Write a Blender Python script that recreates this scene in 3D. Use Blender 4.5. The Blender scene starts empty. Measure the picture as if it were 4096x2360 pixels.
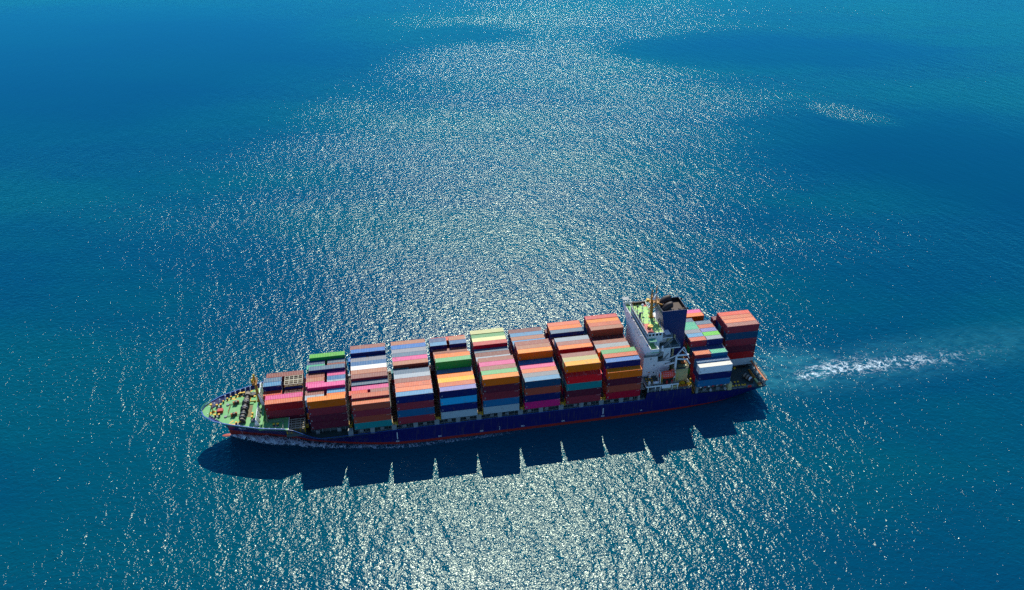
import bpy, math, random
from mathutils import Vector, Matrix
S = bpy.context.scene
COL = S.collection
R = math.radians

# ------------------------------------------------------------------ camera
CAM = (-26.7278, -211.9839, 182.1301)
PITCH, YAW, ROLL, FPX = -0.5351, 0.1807, -0.004, 3217.2363
cd = bpy.data.cameras.new('camera')
cam = bpy.data.objects.new('camera', cd)
COL.objects.link(cam)
cd.sensor_width = 36
cd.lens = FPX / 4096 * 36
cd.clip_start, cd.clip_end = 1, 40000
cp, sp, cy, sy = math.cos(PITCH), math.sin(PITCH), math.cos(YAW), math.sin(YAW)
fwd = Vector((sy * cp, cy * cp, sp))
rt = Vector((cy, -sy, 0))
up = rt.cross(fwd)
rt2 = rt * math.cos(ROLL) + up * math.sin(ROLL)
up2 = up * math.cos(ROLL) - rt * math.sin(ROLL)
cam.matrix_world = Matrix(((rt2.x, up2.x, -fwd.x, CAM[0]), (rt2.y, up2.y, -fwd.y, CAM[1]), (rt2.z, up2.z, -fwd.z, CAM[2]), (0, 0, 0, 1)))
S.camera = cam

# ------------------------------------------------------------------ light
SUN_EL, SUN_AZ = R(47.0), R(9.9)          # azimuth from +Y towards +X
w = bpy.data.worlds.new('World')
S.world = w
w.use_nodes = True
nt = w.node_tree
sky = nt.nodes.new('ShaderNodeTexSky')
sky.sky_type = 'NISHITA'
sky.sun_disc = False
sky.sun_elevation = SUN_EL
sky.sun_rotation = SUN_AZ
sky.air_density = 1.0
sky.dust_density = 0.3
sky.ozone_density = 2.0
# added sky tint: cyan sunward to colour the sea's reflections, neutral behind for ship sides
tcw = nt.nodes.new('ShaderNodeTexCoord')
dotn = nt.nodes.new('ShaderNodeVectorMath')
dotn.operation = 'DOT_PRODUCT'
dotn.inputs[1].default_value = (0.17, 0.95, -0.25)
nt.links.new(tcw.outputs['Generated'], dotn.inputs[0])
mrw = nt.nodes.new('ShaderNodeMapRange')
mrw.interpolation_type = 'SMOOTHSTEP'
mrw.inputs[1].default_value, mrw.inputs[2].default_value = -0.1, 0.6
nt.links.new(dotn.outputs['Value'], mrw.inputs[0])
tcol = nt.nodes.new('ShaderNodeMix')
tcol.data_type = 'RGBA'
tcol.inputs[6].default_value = (0.66, 0.84, 1.04, 1)
tcol.inputs[7].default_value = (0.06, 0.70, 1.28, 1)
nt.links.new(mrw.outputs[0], tcol.inputs[0])
tint = nt.nodes.new('ShaderNodeMix')
tint.data_type = 'RGBA'
tint.blend_type = 'MULTIPLY'
tint.inputs[0].default_value = 1.0
nt.links.new(sky.outputs[0], tint.inputs[6])
nt.links.new(tcol.outputs[2], tint.inputs[7])
nt.links.new(tint.outputs[2], nt.nodes['Background'].inputs[0])
nt.nodes['Background'].inputs[1].default_value = 0.145
ld = bpy.data.lights.new('sun', 'SUN')
ld.energy = 5.0
ld.angle = R(0.53)
ld.color = (1.0, 0.93, 0.76)
sun = bpy.data.objects.new('sun', ld)
COL.objects.link(sun)
sd = Vector((math.sin(SUN_AZ) * math.cos(SUN_EL), math.cos(SUN_AZ) * math.cos(SUN_EL), math.sin(SUN_EL)))
sun.rotation_euler = sd.to_track_quat('Z', 'Y').to_euler()
S.view_settings.view_transform = 'Standard'
S.view_settings.look = 'None'
S.view_settings.exposure = 0.0
S.view_settings.gamma = 1.0
S.cycles.use_denoising = False
S.cycles.max_bounces = 6
S.cycles.sample_clamp_indirect = 3.0

# ------------------------------------------------------------------ helpers
def lin(c):
    return tuple((x / 255 / 12.92) if x <= 10 else ((x / 255 + 0.055) / 1.055) ** 2.4 for x in c)

def node(t, k, **kw):
    n = t.nodes.new(k)
    for a, b in kw.items():
        setattr(n, a, b)
    return n

def mat(name, rgb, rough=0.55, dirt=0.25, metal=0.0, scale=0.6, dirt_rgb=(70, 42, 26), spec=0.5):
    """paint with patchy dirt and rust in object space"""
    m = bpy.data.materials.new(name)
    m.use_nodes = True
    t = m.node_tree
    b = t.nodes['Principled BSDF']
    b.inputs['Roughness'].default_value = rough
    b.inputs['Metallic'].default_value = metal
    b.inputs['Specular IOR Level'].default_value = spec
    tc = node(t, 'ShaderNodeNewGeometry')
    n1 = node(t, 'ShaderNodeTexNoise')
    n1.inputs['Scale'].default_value = scale
    n1.inputs['Detail'].default_value = 6
    n1.inputs['Roughness'].default_value = 0.65
    t.links.new(tc.outputs['Position'], n1.inputs['Vector'])
    rp = node(t, 'ShaderNodeMapRange')
    rp.inputs[1].default_value = 0.50
    rp.inputs[2].default_value = 0.78
    rp.inputs[3].default_value = 0.0
    rp.inputs[4].default_value = dirt
    t.links.new(n1.outputs[0], rp.inputs[0])
    mx = node(t, 'ShaderNodeMix', data_type='RGBA')
    mx.inputs[6].default_value = (*lin(rgb), 1)
    mx.inputs[7].default_value = (*lin(dirt_rgb), 1)
    t.links.new(rp.outputs[0], mx.inputs[0])
    t.links.new(mx.outputs[2], b.inputs['Base Color'])
    return m

class MB:
    def __init__(self):
        self.v, self.f, self.m = [], [], []
    def quad(self, a, b, c, d, m=0):
        n = len(self.v)
        self.v += [a, b, c, d]
        self.f.append((n, n + 1, n + 2, n + 3))
        self.m.append(m)
    def hexa(self, p, m=0):
        n = len(self.v)
        self.v += p
        for q in ((0, 3, 2, 1), (4, 5, 6, 7), (0, 1, 5, 4), (1, 2, 6, 5), (2, 3, 7, 6), (3, 0, 4, 7)):
            self.f.append(tuple(n + i for i in q))
            self.m.append(m)
        return self
    def box(self, x0, x1, y0, y1, z0, z1, m=0):
        return self.hexa([(x0, y0, z0), (x1, y0, z0), (x1, y1, z0), (x0, y1, z0), (x0, y0, z1), (x1, y0, z1), (x1, y1, z1), (x0, y1, z1)], m)
    def bar(self, a, b, w=0.08, h=None, m=0):
        a, b = Vector(a), Vector(b)
        d = (b - a).normalized()
        s = d.cross(Vector((0, 0, 1)))
        if s.length < 0.05:
            s = Vector((1, 0, 0))
        s.normalize()
        u = s.cross(d).normalized()
        h = h or w
        s, u = s * w / 2, u * h / 2
        p = []
        for c in (a, b):
            p += [tuple(c - s - u), tuple(c + s - u), tuple(c + s + u), tuple(c - s + u)]
        return self.hexa(p, m)
    def cyl(self, a, b, r0, r1=None, n=14, m=0, cap=True):
        a, b = Vector(a), Vector(b)
        r1 = r0 if r1 is None else r1
        d = (b - a).normalized()
        s = d.cross(Vector((0, 0, 1)))
        if s.length < 0.05:
            s = Vector((1, 0, 0))
        s.normalize()
        u = s.cross(d)
        k = len(self.v)
        for c, r in ((a, r0), (b, r1)):
            for i in range(n):
                t = 2 * math.pi * i / n
                self.v.append(tuple(c + s * math.cos(t) * r + u * math.sin(t) * r))
        for i in range(n):
            j = (i + 1) % n
            self.f.append((k + i, k + j, k + n + j, k + n + i))
            self.m.append(m)
        if cap:
            self.f.append(tuple(k + i for i in range(n))[::-1])
            self.f.append(tuple(k + n + i for i in range(n)))
            self.m += [m, m]
        return self
    def ball(self, c, r, m=0, n=12, sq=(1, 1, 1)):
        k = len(self.v)
        rows = n // 2
        for i in range(rows + 1):
            a = math.pi * i / rows
            for j in range(n):
                t = 2 * math.pi * j / n
                self.v.append((c[0] + r * sq[0] * math.sin(a) * math.cos(t), c[1] + r * sq[1] * math.sin(a) * math.sin(t), c[2] + r * sq[2] * math.cos(a)))
        for i in range(rows):
            for j in range(n):
                j2 = (j + 1) % n
                self.f.append((k + i * n + j, k + (i + 1) * n + j, k + (i + 1) * n + j2, k + i * n + j2))
                self.m.append(m)
        return self
    def prism(self, poly, z0, z1, m=0, mtop=None):
        k, n = len(self.v), len(poly)
        self.v += [(x, y, z0) for x, y in poly] + [(x, y, z1) for x, y in poly]
        for i in range(n):
            j = (i + 1) % n
            self.f.append((k + i, k + j, k + n + j, k + n + i))
            self.m.append(m)
        self.f.append(tuple(k + i for i in range(n))[::-1])
        self.f.append(tuple(k + n + i for i in range(n)))
        self.m += [m, m if mtop is None else mtop]
        return self
    def rail(self, pts, h=1.05, step=1.6, w=0.07, m=0, mid=2):
        for a, b in zip(pts, pts[1:]):
            a, b = Vector(a), Vector(b)
            L = (b - a).length
            n = max(1, round(L / step))
            for i in range(n + 1):
                p = a.lerp(b, i / n)
                self.bar(p, p + Vector((0, 0, h)), w, m=m)
            for k in range(mid + 1):
                z = Vector((0, 0, h * (k + 1) / (mid + 1)))
                self.bar(a + z, b + z, w * 0.8, m=m)
        return self
    def build(self, name, mats, parent=None, org=(0, 0, 0), smooth=False):
        me = bpy.data.meshes.new(name)
        ox, oy, oz = org
        me.from_pydata([(x - ox, y - oy, z - oz) for x, y, z in self.v], [], self.f)
        for x in (mats if isinstance(mats, (list, tuple)) else [mats]):
            me.materials.append(x)
        me.polygons.foreach_set('material_index', self.m)
        if smooth:
            me.polygons.foreach_set('use_smooth', [True] * len(self.f))
        me.update()
        o = bpy.data.objects.new(name, me)
        COL.objects.link(o)
        if parent is not None:
            o.parent = parent
        return o

def tag(o, label=None, cat=None, group=None, kind=None):
    if label: o['label'] = label
    if cat: o['category'] = cat
    if group: o['group'] = group
    if kind: o['kind'] = kind
    return o

def empty(name, loc, label=None, cat=None, group=None):
    o = bpy.data.objects.new(name, None)
    o.location = loc
    o.empty_display_size = 0.5
    COL.objects.link(o)
    return tag(o, label, cat, group)

def interp(tab, x):
    if x <= tab[0][0]: return tab[0][1]
    for (a, b), (c, d) in zip(tab, tab[1:]):
        if x <= c: return b + (d - b) * (x - a) / (c - a)
    return tab[-1][1]

# ------------------------------------------------------------------ sea
SEA = -0.2
def math_n(t, op, a, b=None, c=None, clamp=False):
    n = node(t, 'ShaderNodeMath', operation=op)
    n.use_clamp = clamp
    for i, x in enumerate((a, b, c)):
        if x is None: continue
        if isinstance(x, (int, float)): n.inputs[i].default_value = x
        else: t.links.new(x, n.inputs[i])
    return n.outputs[0]

def mrange(t, x, a, b, c, d, smooth=True):
    n = node(t, 'ShaderNodeMapRange')
    if smooth: n.interpolation_type = 'SMOOTHSTEP'
    t.links.new(x, n.inputs[0])
    for i, q in enumerate((a, b, c, d)): n.inputs[i + 1].default_value = q
    return n.outputs[0]

def mapped(t, src, loc=(0, 0, 0), rot=0.0, scale=(1, 1, 1), typ='TEXTURE'):
    n = node(t, 'ShaderNodeMapping', vector_type=typ)
    n.inputs['Location'].default_value = loc
    n.inputs['Rotation'].default_value = (0, 0, rot)
    n.inputs['Scale'].default_value = scale
    t.links.new(src, n.inputs[0])
    return n.outputs[0]

def noise(t, vec, scale, detail=3, rough=0.5, dist=0.0, dim='3D'):
    n = node(t, 'ShaderNodeTexNoise')
    n.noise_dimensions = dim
    n.inputs['Scale'].default_value = scale
    n.inputs['Detail'].default_value = detail
    n.inputs['Roughness'].default_value = rough
    n.inputs['Distortion'].default_value = dist
    t.links.new(vec, n.inputs['Vector'])
    return n.outputs[0]

def blob(t, src, x, y, rx, ry, rot):
    """1 inside a soft ellipse lying on the sea at (x, y), 0 outside"""
    v = mapped(t, src, (x, y, 0), rot, (rx, ry, 1e6))
    l = node(t, 'ShaderNodeVectorMath', operation='LENGTH')
    t.links.new(v, l.inputs[0])
    return mrange(t, l.outputs['Value'], 0.40, 1.30, 1.0, 0.0)

def sea_material():
    m = bpy.data.materials.new('sea_water')
    m.use_nodes = True
    t = m.node_tree
    t.nodes.remove(t.nodes['Principled BSDF'])
    geo = node(t, 'ShaderNodeTexCoord').outputs['Object']
    # wind-calmed slicks and ruffled patches; the slick mask also carries painted cloud shade
    wob = node(t, 'ShaderNodeTexNoise')
    wob.inputs['Scale'].default_value = 0.0055
    wob.inputs['Detail'].default_value = 4
    t.links.new(geo, wob.inputs['Vector'])
    wsub = node(t, 'ShaderNodeVectorMath', operation='SUBTRACT')
    t.links.new(wob.outputs['Color'], wsub.inputs[0])
    wsub.inputs[1].default_value = (0.5, 0.5, 0.5)
    wsc = node(t, 'ShaderNodeVectorMath', operation='SCALE')
    t.links.new(wsub.outputs[0], wsc.inputs[0])
    wsc.inputs['Scale'].default_value = 110
    wadd = node(t, 'ShaderNodeVectorMath', operation='ADD')
    t.links.new(geo, wadd.inputs[0])
    t.links.new(wsc.outputs[0], wadd.inputs[1])
    wv = wadd.outputs[0]
    calm_shade = None
    for a in CALM_SHADE:
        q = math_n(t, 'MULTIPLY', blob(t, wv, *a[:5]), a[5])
        calm_shade = q if calm_shade is None else math_n(t, 'MAXIMUM', calm_shade, q)
    big = noise(t, mapped(t, geo, rot=R(-12), scale=(160, 70, 1)), 1.0, 3)
    bigm = mrange(t, big, 0.35, 0.65, 0.80, 1.12)
    amp = math_n(t, 'MULTIPLY', bigm, math_n(t, 'SUBTRACT', 1.0, calm_shade))
    ruf = blob(t, wv, *RUFF)
    amp = math_n(t, 'ADD', amp, math_n(t, 'MULTIPLY', ruf, 1.6))
    amp = math_n(t, 'MULTIPLY', amp, math_n(t, 'ADD', 1.0, math_n(t, 'MULTIPLY', blob(t, wv, *WINDY[:5]), WINDY[5])))
    # waves (metres)
    h0 = noise(t, mapped(t, geo, rot=R(10), scale=(5.0, 15, 1)), 1.0, 1.5, 0.45, 0.5)
    h1 = noise(t, mapped(t, geo, rot=R(-14), scale=(1.9, 1.6, 1)), 1.0, 1.5, 0.45, 0.4)
    h2 = noise(t, mapped(t, geo, rot=R(-10), scale=(.74, .60, 1)), 1.0, 2.0, 0.55, 0.3)
    hsum = math_n(t, 'ADD', math_n(t, 'ADD', math_n(t, 'MULTIPLY', h0, WAVES[0]), math_n(t, 'MULTIPLY', h1, WAVES[1])), math_n(t, 'MULTIPLY', h2, WAVES[2]))
    bp = node(t, 'ShaderNodeBump')
    t.links.new(amp, bp.inputs['Strength'])
    bp.inputs['Distance'].default_value = 1.0
    t.links.new(hsum, bp.inputs['Height'])
    # body colour of the water: deep blue with greener shallow-looking drifts
    cr = node(t, 'ShaderNodeMix', data_type='RGBA')
    cr.inputs[6].default_value = (*WATER_A, 1)
    cr.inputs[7].default_value = (*WATER_B, 1)
    g = noise(t, mapped(t, geo, rot=R(-8), scale=(220, 90, 1)), 1.0, 4)
    t.links.new(mrange(t, g, 0.38, 0.62, 0, 1), cr.inputs[0])
    # aerated, churned water behind the stern
    n4 = noise(t, mapped(t, wv, scale=(9, 4, 1)), 1.0, 4, .6)
    ch = blob(t, geo, 175, 14, 95, 15, R(4))
    ch2 = blob(t, geo, 122, 15, 26, 15, 0)
    chn = math_n(t, 'MULTIPLY', math_n(t, 'MAXIMUM', math_n(t, 'MULTIPLY', ch, .30), math_n(t, 'MULTIPLY', ch2, .7)), mrange(t, n4, .3, .65, .25, 1))
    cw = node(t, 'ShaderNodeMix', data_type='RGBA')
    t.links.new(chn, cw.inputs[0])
    dk = node(t, 'ShaderNodeMix', data_type='RGBA')  # cloud shadows painted into the water colour over the calmed patches
    t.links.new(math_n(t, 'MULTIPLY', calm_shade, .8), dk.inputs[0])
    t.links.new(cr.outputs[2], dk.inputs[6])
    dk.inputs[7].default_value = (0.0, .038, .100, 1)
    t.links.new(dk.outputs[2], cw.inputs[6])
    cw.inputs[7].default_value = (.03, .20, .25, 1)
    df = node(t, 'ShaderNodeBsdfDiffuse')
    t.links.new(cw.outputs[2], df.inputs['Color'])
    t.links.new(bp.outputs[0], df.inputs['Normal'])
    gl = node(t, 'ShaderNodeBsdfGlossy')
    gl.distribution = 'BECKMANN'
    gl.inputs['Color'].default_value = (.84, .96, .86, 1)     # deep clear water tints what it mirrors
    gl.inputs['Roughness'].default_value = WATER_ROUGH
    t.links.new(bp.outputs[0], gl.inputs['Normal'])
    fr = node(t, 'ShaderNodeFresnel')
    fr.inputs['IOR'].default_value = 1.333
    t.links.new(bp.outputs[0], fr.inputs['Normal'])
    ms = node(t, 'ShaderNodeMixShader')
    t.links.new(math_n(t, 'MULTIPLY', fr.outputs[0], .68), ms.inputs[0])
    t.links.new(df.outputs[0], ms.inputs[1])
    t.links.new(gl.outputs[0], ms.inputs[2])
    t.links.new(ms.outputs[0], t.nodes['Material Output'].inputs['Surface'])
    return m

# x, y, rx, ry, rot, strength
CALM_SHADE = [(-285, 590, 330, 300, R(-30), 0.9), (30, 590, 110, 40, R(0), 0.4), (350, 480, 190, 70, R(-20), 0.75), (345, 190, 150, 115, R(-40), 0.85)]
WINDY = (105, 470, 220, 430, R(-24), 0.5)
RUFF = (320, 305, 36, 26, R(-38))
WAVES = (0.48, 0.31, 0.165)
WATER_A = (0.0, 0.052, 0.112)
WATER_B = (0.0, 0.072, 0.110)
WATER_ROUGH = 0.19
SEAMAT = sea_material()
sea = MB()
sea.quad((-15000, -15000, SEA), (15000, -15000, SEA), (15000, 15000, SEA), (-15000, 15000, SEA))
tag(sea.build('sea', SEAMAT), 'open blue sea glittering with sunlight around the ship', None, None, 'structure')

# ------------------------------------------------------------------ paints
M_NAVY = mat('funnel_blue', (2, 42, 98), 0.45, 0.15)
M_DECK = mat('deck_green', (96, 170, 98), 0.6, 0.85, scale=0.55, dirt_rgb=(150, 172, 128))
M_DARKDECK = mat('dark_deck', (42, 66, 62), 0.6, 0.5, scale=0.3)
M_STEEL = mat('grey_steel', (128, 138, 140), 0.5, 0.6, scale=1.1, dirt_rgb=(120, 62, 30))
M_DSTEEL = mat('dark_steel', (46, 46, 48), 0.5, 0.6, scale=0.9, dirt_rgb=(96, 52, 30))
M_WHITE = mat('house_white', (236, 236, 234), 0.45, 0.30, scale=0.35, dirt_rgb=(170, 150, 120))
M_RUSTW = mat('rusty_cream', (196, 186, 132), 0.5, 0.8, scale=0.7, dirt_rgb=(150, 90, 20))
M_YEL = mat('safety_yellow', (225, 175, 15), 0.5, 0.35, scale=2.5)
M_MAST = mat('mast_buff', (190, 128, 40), 0.5, 0.4, scale=1.4)
M_ORANGE = mat('rail_orange', (186, 98, 28), 0.5, 0.4, scale=1.4)
M_RED = mat('signal_red', (190, 42, 36), 0.5, 0.25, scale=1.2)
M_ROOFG = mat('monkey_island_green', (160, 208, 104), 0.6, 0.45, scale=0.6, dirt_rgb=(95, 150, 90))
M_ROOFR = mat('roof_red_paint', (205, 80, 72), 0.6, 0.5, scale=0.9, dirt_rgb=(200, 130, 100))
M_GLASS = mat('window_dark', (18, 26, 34), 0.12, 0.0)
M_SOOT = mat('soot_plate', (72, 54, 46), 0.7, 0.7, scale=0.5, dirt_rgb=(40, 32, 28))
M_BLACK = mat('soot_black', (22, 20, 22), 0.6, 0.2)
M_RUST = mat('rusty_pipe', (46, 30, 28), 0.6, 0.7, scale=0.8, dirt_rgb=(30, 20, 18))
M_BLUECAP = mat('rail_blue', (30, 90, 160), 0.4, 0.3, scale=1.5)
M_WOOD = mat('worn_deck', (122, 108, 66), 0.7, 0.7, scale=1.2, dirt_rgb=(70, 90, 60))
M_TEALP = mat('platform_teal', (60, 150, 118), 0.6, 0.3)
M_ROPE = mat('mooring_rope', (150, 138, 120), 0.85, 0.5, scale=3, dirt_rgb=(90, 80, 60))

def hull_material():
    m = mat('hull_paint', (4, 10, 88), 0.42, 0.30, scale=0.22, dirt_rgb=(34, 44, 92))
    t = m.node_tree
    b = t.nodes['Principled BSDF']
    old = [n for n in t.nodes if n.bl_idname == 'ShaderNodeMix'][0]
    sep = node(t, 'ShaderNodeSeparateXYZ')
    t.links.new(node(t, 'ShaderNodeNewGeometry').outputs['Position'], sep.inputs[0])
    # boot topping line, climbing a little towards the bow
    line = mrange(t, sep.outputs[0], -92, -40, 2.3, 0.80, False)
    ns = noise(t, node(t, 'ShaderNodeNewGeometry').outputs['Position'], 0.4, 5)
    line = math_n(t, 'ADD', line, math_n(t, 'MULTIPLY', ns, 0.08))
    f = math_n(t, 'LESS_THAN', sep.outputs[2], line)
    mx = node(t, 'ShaderNodeMix', data_type='RGBA')
    t.links.new(f, mx.inputs[0])
    st = noise(t, mapped(t, node(t, 'ShaderNodeNewGeometry').outputs['Position'], scale=(.55, 1, 6.0)), 1.0, 5, .65)
    run = node(t, 'ShaderNodeMix', data_type='RGBA')
    t.links.new(mrange(t, st, .50, .70, 0, .75), run.inputs[0])
    t.links.new(old.outputs[2], run.inputs[6])
    run.inputs[7].default_value = (.060, .045, .075, 1)
    seam = math_n(t, 'LESS_THAN', math_n(t, 'ABSOLUTE', math_n(t, 'SUBTRACT', math_n(t, 'FRACT', math_n(t, 'MULTIPLY', sep.outputs[2], .42)), .5)), .018)
    sm = node(t, 'ShaderNodeMix', data_type='RGBA')
    t.links.new(math_n(t, 'MULTIPLY', seam, .35), sm.inputs[0])
    t.links.new(run.outputs[2], sm.inputs[6])
    sm.inputs[7].default_value = (.03, .035, .12, 1)
    t.links.new(sm.outputs[2], mx.inputs[6])
    red = node(t, 'ShaderNodeMix', data_type='RGBA')
    red.inputs[6].default_value = (*lin((165, 38, 28)), 1)
    red.inputs[7].default_value = (*lin((110, 34, 28)), 1)
    t.links.new(ns, red.inputs[0])
    t.links.new(red.outputs[2], mx.inputs[7])
    t.links.new(mx.outputs[2], b.inputs['Base Color'])
    return m
M_HULL = hull_material()

# ------------------------------------------------------------------ ship: hull
CL = 16.016
ship = empty('container_ship', (0, CL, 0), 'long navy blue container ship with red boot line, white bridge house and blue funnel', 'ship')
ORG = (0, CL, 0)
def part(mb, name, mats, parent=None, smooth=False, label=None):
    return tag(mb.build(name, mats, parent or ship, ORG, smooth), label)

WL = [(0, 0), (4, .8), (12.3, 3), (21.5, 6.5), (31.5, 9.9), (39.7, 12.2), (48.5, 14.3), (58.5, 15.95), (64, 16.1), (140, 16.1), (150, 15.7), (162, 15.0), (172, 13.6), (180, 10.5), (188, 5.0), (194, 0)]
DK = [(0, .6), (.7, 2.4), (1.8, 3.9), (3.2, 5.05), (5, 6.7), (7.1, 7.9), (10.8, 9.6), (13.9, 10.8), (17, 12), (19.4, 12.9), (21.4, 13.5), (28, 15.05), (36, 15.9), (46, 16.1), (180, 16.1), (197, 15.7)]
STERN = 105.2
def stem_x(z):
    return interp([(-3, -83.6), (-.2, -83.7), (3, -84.2), (6.4, -86.0), (9, -88.4), (11.4, -91.3)], z)
def ztop(x):
    return interp([(-92, 11.4), (-63.2, 11.4), (-60.5, 10.6), (-54.5, 7.1), (-52, 6.45), (80, 6.45), (92, 6.1), (106, 6.0)], x)
def hull_hw(x, z):
    zt = ztop(x)
    g = max(0.0, min(1.0, (z - SEA) / (zt - SEA)))
    dw = x + 83.7
    dd = (x - stem_x(z))
    k = 0.42 if x > 60 else 1.25
    wl, dk = interp(WL, dw if dw > 0 else 0), interp(DK, max(0, x + 91.3))
    if x < -60:
        # fair the flared bow: narrow to nothing at the raked stem of this height
        wl = interp(WL, max(0, dd * 0.9 + (dw - dd * 0.9) * 0.2)) if dw > 0 else 0.0
        s = min(1.0, max(0.0, dd) / 7.0) ** 0.55
        return max(0.02, (wl + (dk - wl) * g ** k) * (s if g < 0.999 else max(s, min(1, dd / .7))))
    if z < SEA: g = 0
    return wl + (dk - wl) * g ** k

def hull():
    mb = MB()
    us = [0, .002, .004, .008, .013, .02, .03, .04, .055, .07, .085, .1, .12, .14, .16, .18, .2, .23, .26, .3, .35, .4, .5, .6, .7, .8, .84, .87, .9, .92, .94, .96, .98, .99, 1]
    ts = [-.25, 0, .04, .08, .16, .26, .38, .5, .64, .8, .92, 1]
    for sgn in (-1, 1):
        k = len(mb.v)
        for u in us:
            for tt in ts:
                x = stem_x(0) + (STERN - stem_x(0)) * u
                for _ in range(4):
                    z = SEA + tt * (ztop(x) - SEA) * 1.0 if tt >= 0 else SEA + tt * 12
                    x = stem_x(z) + (STERN - stem_x(z)) * u
                if u == 1: x = STERN
                hw = hull_hw(x, z)
                if x > 100: z = max(z, SEA + (x - 100) * 0.55)
                mb.v.append((x, CL + sgn * hw, z))
        n = len(ts)
        for i in range(len(us) - 1):
            for j in range(n - 1):
                a = k + i * n + j
                q = (a, a + n, a + n + 1, a + 1)
                mb.f.append(q if sgn < 0 else q[::-1])
                mb.m.append(0)
    n = len(ts)
    k2 = len(us) * n
    for j in range(n - 1):                         # transom and stem closing strips
        a, b = (len(us) - 1) * n + j, k2 + (len(us) - 1) * n + j
        mb.f.append((a, b, b + 1, a + 1)); mb.m.append(0)
        mb.f.append((j + 1, k2 + j + 1, k2 + j, j)); mb.m.append(0)
    return mb
part(hull(), 'hull', M_HULL, smooth=False)
bulb = MB().ball((-84.5, CL, -1.95), 1.0, 0, 20, (5.6, 2.0, 1.9))
part(bulb, 'bulbous_bow', mat('antifouling', (176, 70, 40), 0.5, 0.3), smooth=True)

# raised midship-aft bulwark block beside the house
for y0, y1 in ((-0.095, 0.12), (31.92, 32.13)):
    mb = MB().hexa([(59.3, y0, 6.3), (76.4, y0, 6.3), (76.4, y1, 6.3), (59.3, y1, 6.3), (59.9, y0, 9.35), (76.1, y0, 9.1), (76.1, y1, 9.1), (59.9, y1, 9.35)])
    part(mb, 'side_plating', M_HULL)

def deck_poly(x0, x1, z, inset, n=26):
    a = []
    for i in range(n + 1):
        x = x0 + (x1 - x0) * i / n
        a.append((x, hull_hw(x, min(z, ztop(x))) - inset))
    return [(x, CL - h) for x, h in a if h > 0] + [(x, CL + h) for x, h in reversed(a) if h > 0]
part(MB().prism(deck_poly(-62.5, 104.9, 6.1, .12, 50), 5.7, 6.08), 'main_deck', M_DARKDECK)
part(MB().prism(deck_poly(-88.6, -62.4, 10.2, .15, 26), 9.9, 10.2), 'forecastle_deck', M_DECK)
mb = MB()                                             # small nose platform ahead of the bulwark
mb.prism([(-90.4, CL - 2.6), (-88.5, CL - 4.1), (-88.5, CL + 4.1), (-90.4, CL + 2.6), (-91.2, CL)], 10.95, 11.2)
mb.rail([(-88.8, CL + 4, 11.2), (-90.6, CL + 2.4, 11.2), (-91.2, CL, 11.2)], 1.0, 1.2, .09)
part(mb, 'nose_platform', [M_DECK])
# forecastle aft face
ha, hb = hull_hw(-62.4, 6.1) - .35, hull_hw(-62.4, 10.1) - .35
mb = MB().hexa([(-62.6, CL - ha, 6.1), (-62.2, CL - ha, 6.1), (-62.2, CL + ha, 6.1), (-62.6, CL + ha, 6.1), (-62.6, CL - hb, 10.15), (-62.2, CL - hb, 10.15), (-62.2, CL + hb, 10.15), (-62.6, CL + hb, 10.15)])
part(mb, 'forecastle_bulkhead', M_WHITE)

# bulwark stanchions + cap
mb, cap = MB(), MB()
xs = [-90.0, -89, -87.5, -86, -84.4, -82.8, -81.2, -79.6, -78, -76.4, -74.8, -73.2, -71.6, -70, -68.2, -66.2, -64.2]
for sg in (-1, 1):
    pv = None
    for i in range(60):
        x = -91.2 + i * (28.2 / 59)
        h = hull_hw(x, 11.4)
        p = Vector((x, CL + sg * (h - .05), 11.43))
        if pv is not None: cap.bar(pv, p, .34, .1)
        pv = p
    for x in xs[1:]:
        h = hull_hw(x, 11.2)
        hi = hull_hw(x, 10.2)
        mb.hexa([(x - .17, CL + sg * (h - .95), 10.2), (x + .17, CL + sg * (h - .95), 10.2), (x + .17, CL + sg * (hi - .02), 10.2), (x - .17, CL + sg * (hi - .02), 10.2),
                 (x - .17, CL + sg * (h - .30), 11.36), (x + .17, CL + sg * (h - .30), 11.36), (x + .17, CL + sg * (h - .1), 11.36), (x - .17, CL + sg * (h - .1), 11.36)])
tag(part(mb, 'bulwark_bracket', M_WHITE), None, None, None, 'stuff')
part(cap, 'bulwark_cap', M_BLUECAP)
for sg in (-1, 1):                                     # deck edge bar along the main deck
    mb = MB()
    pv = None
    for x in [-63.2, -60.5, -57.5, -54.5, -52, -46, -38, -30, 0, 30, 59.2]:
        p = Vector((x, CL + sg * (hull_hw(x, ztop(x)) - .04), ztop(x) + .03))
        if pv is not None: mb.bar(pv, p, .16, .07)
        pv = p
    part(mb, 'sheer_rail', M_BLUECAP)

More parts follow.
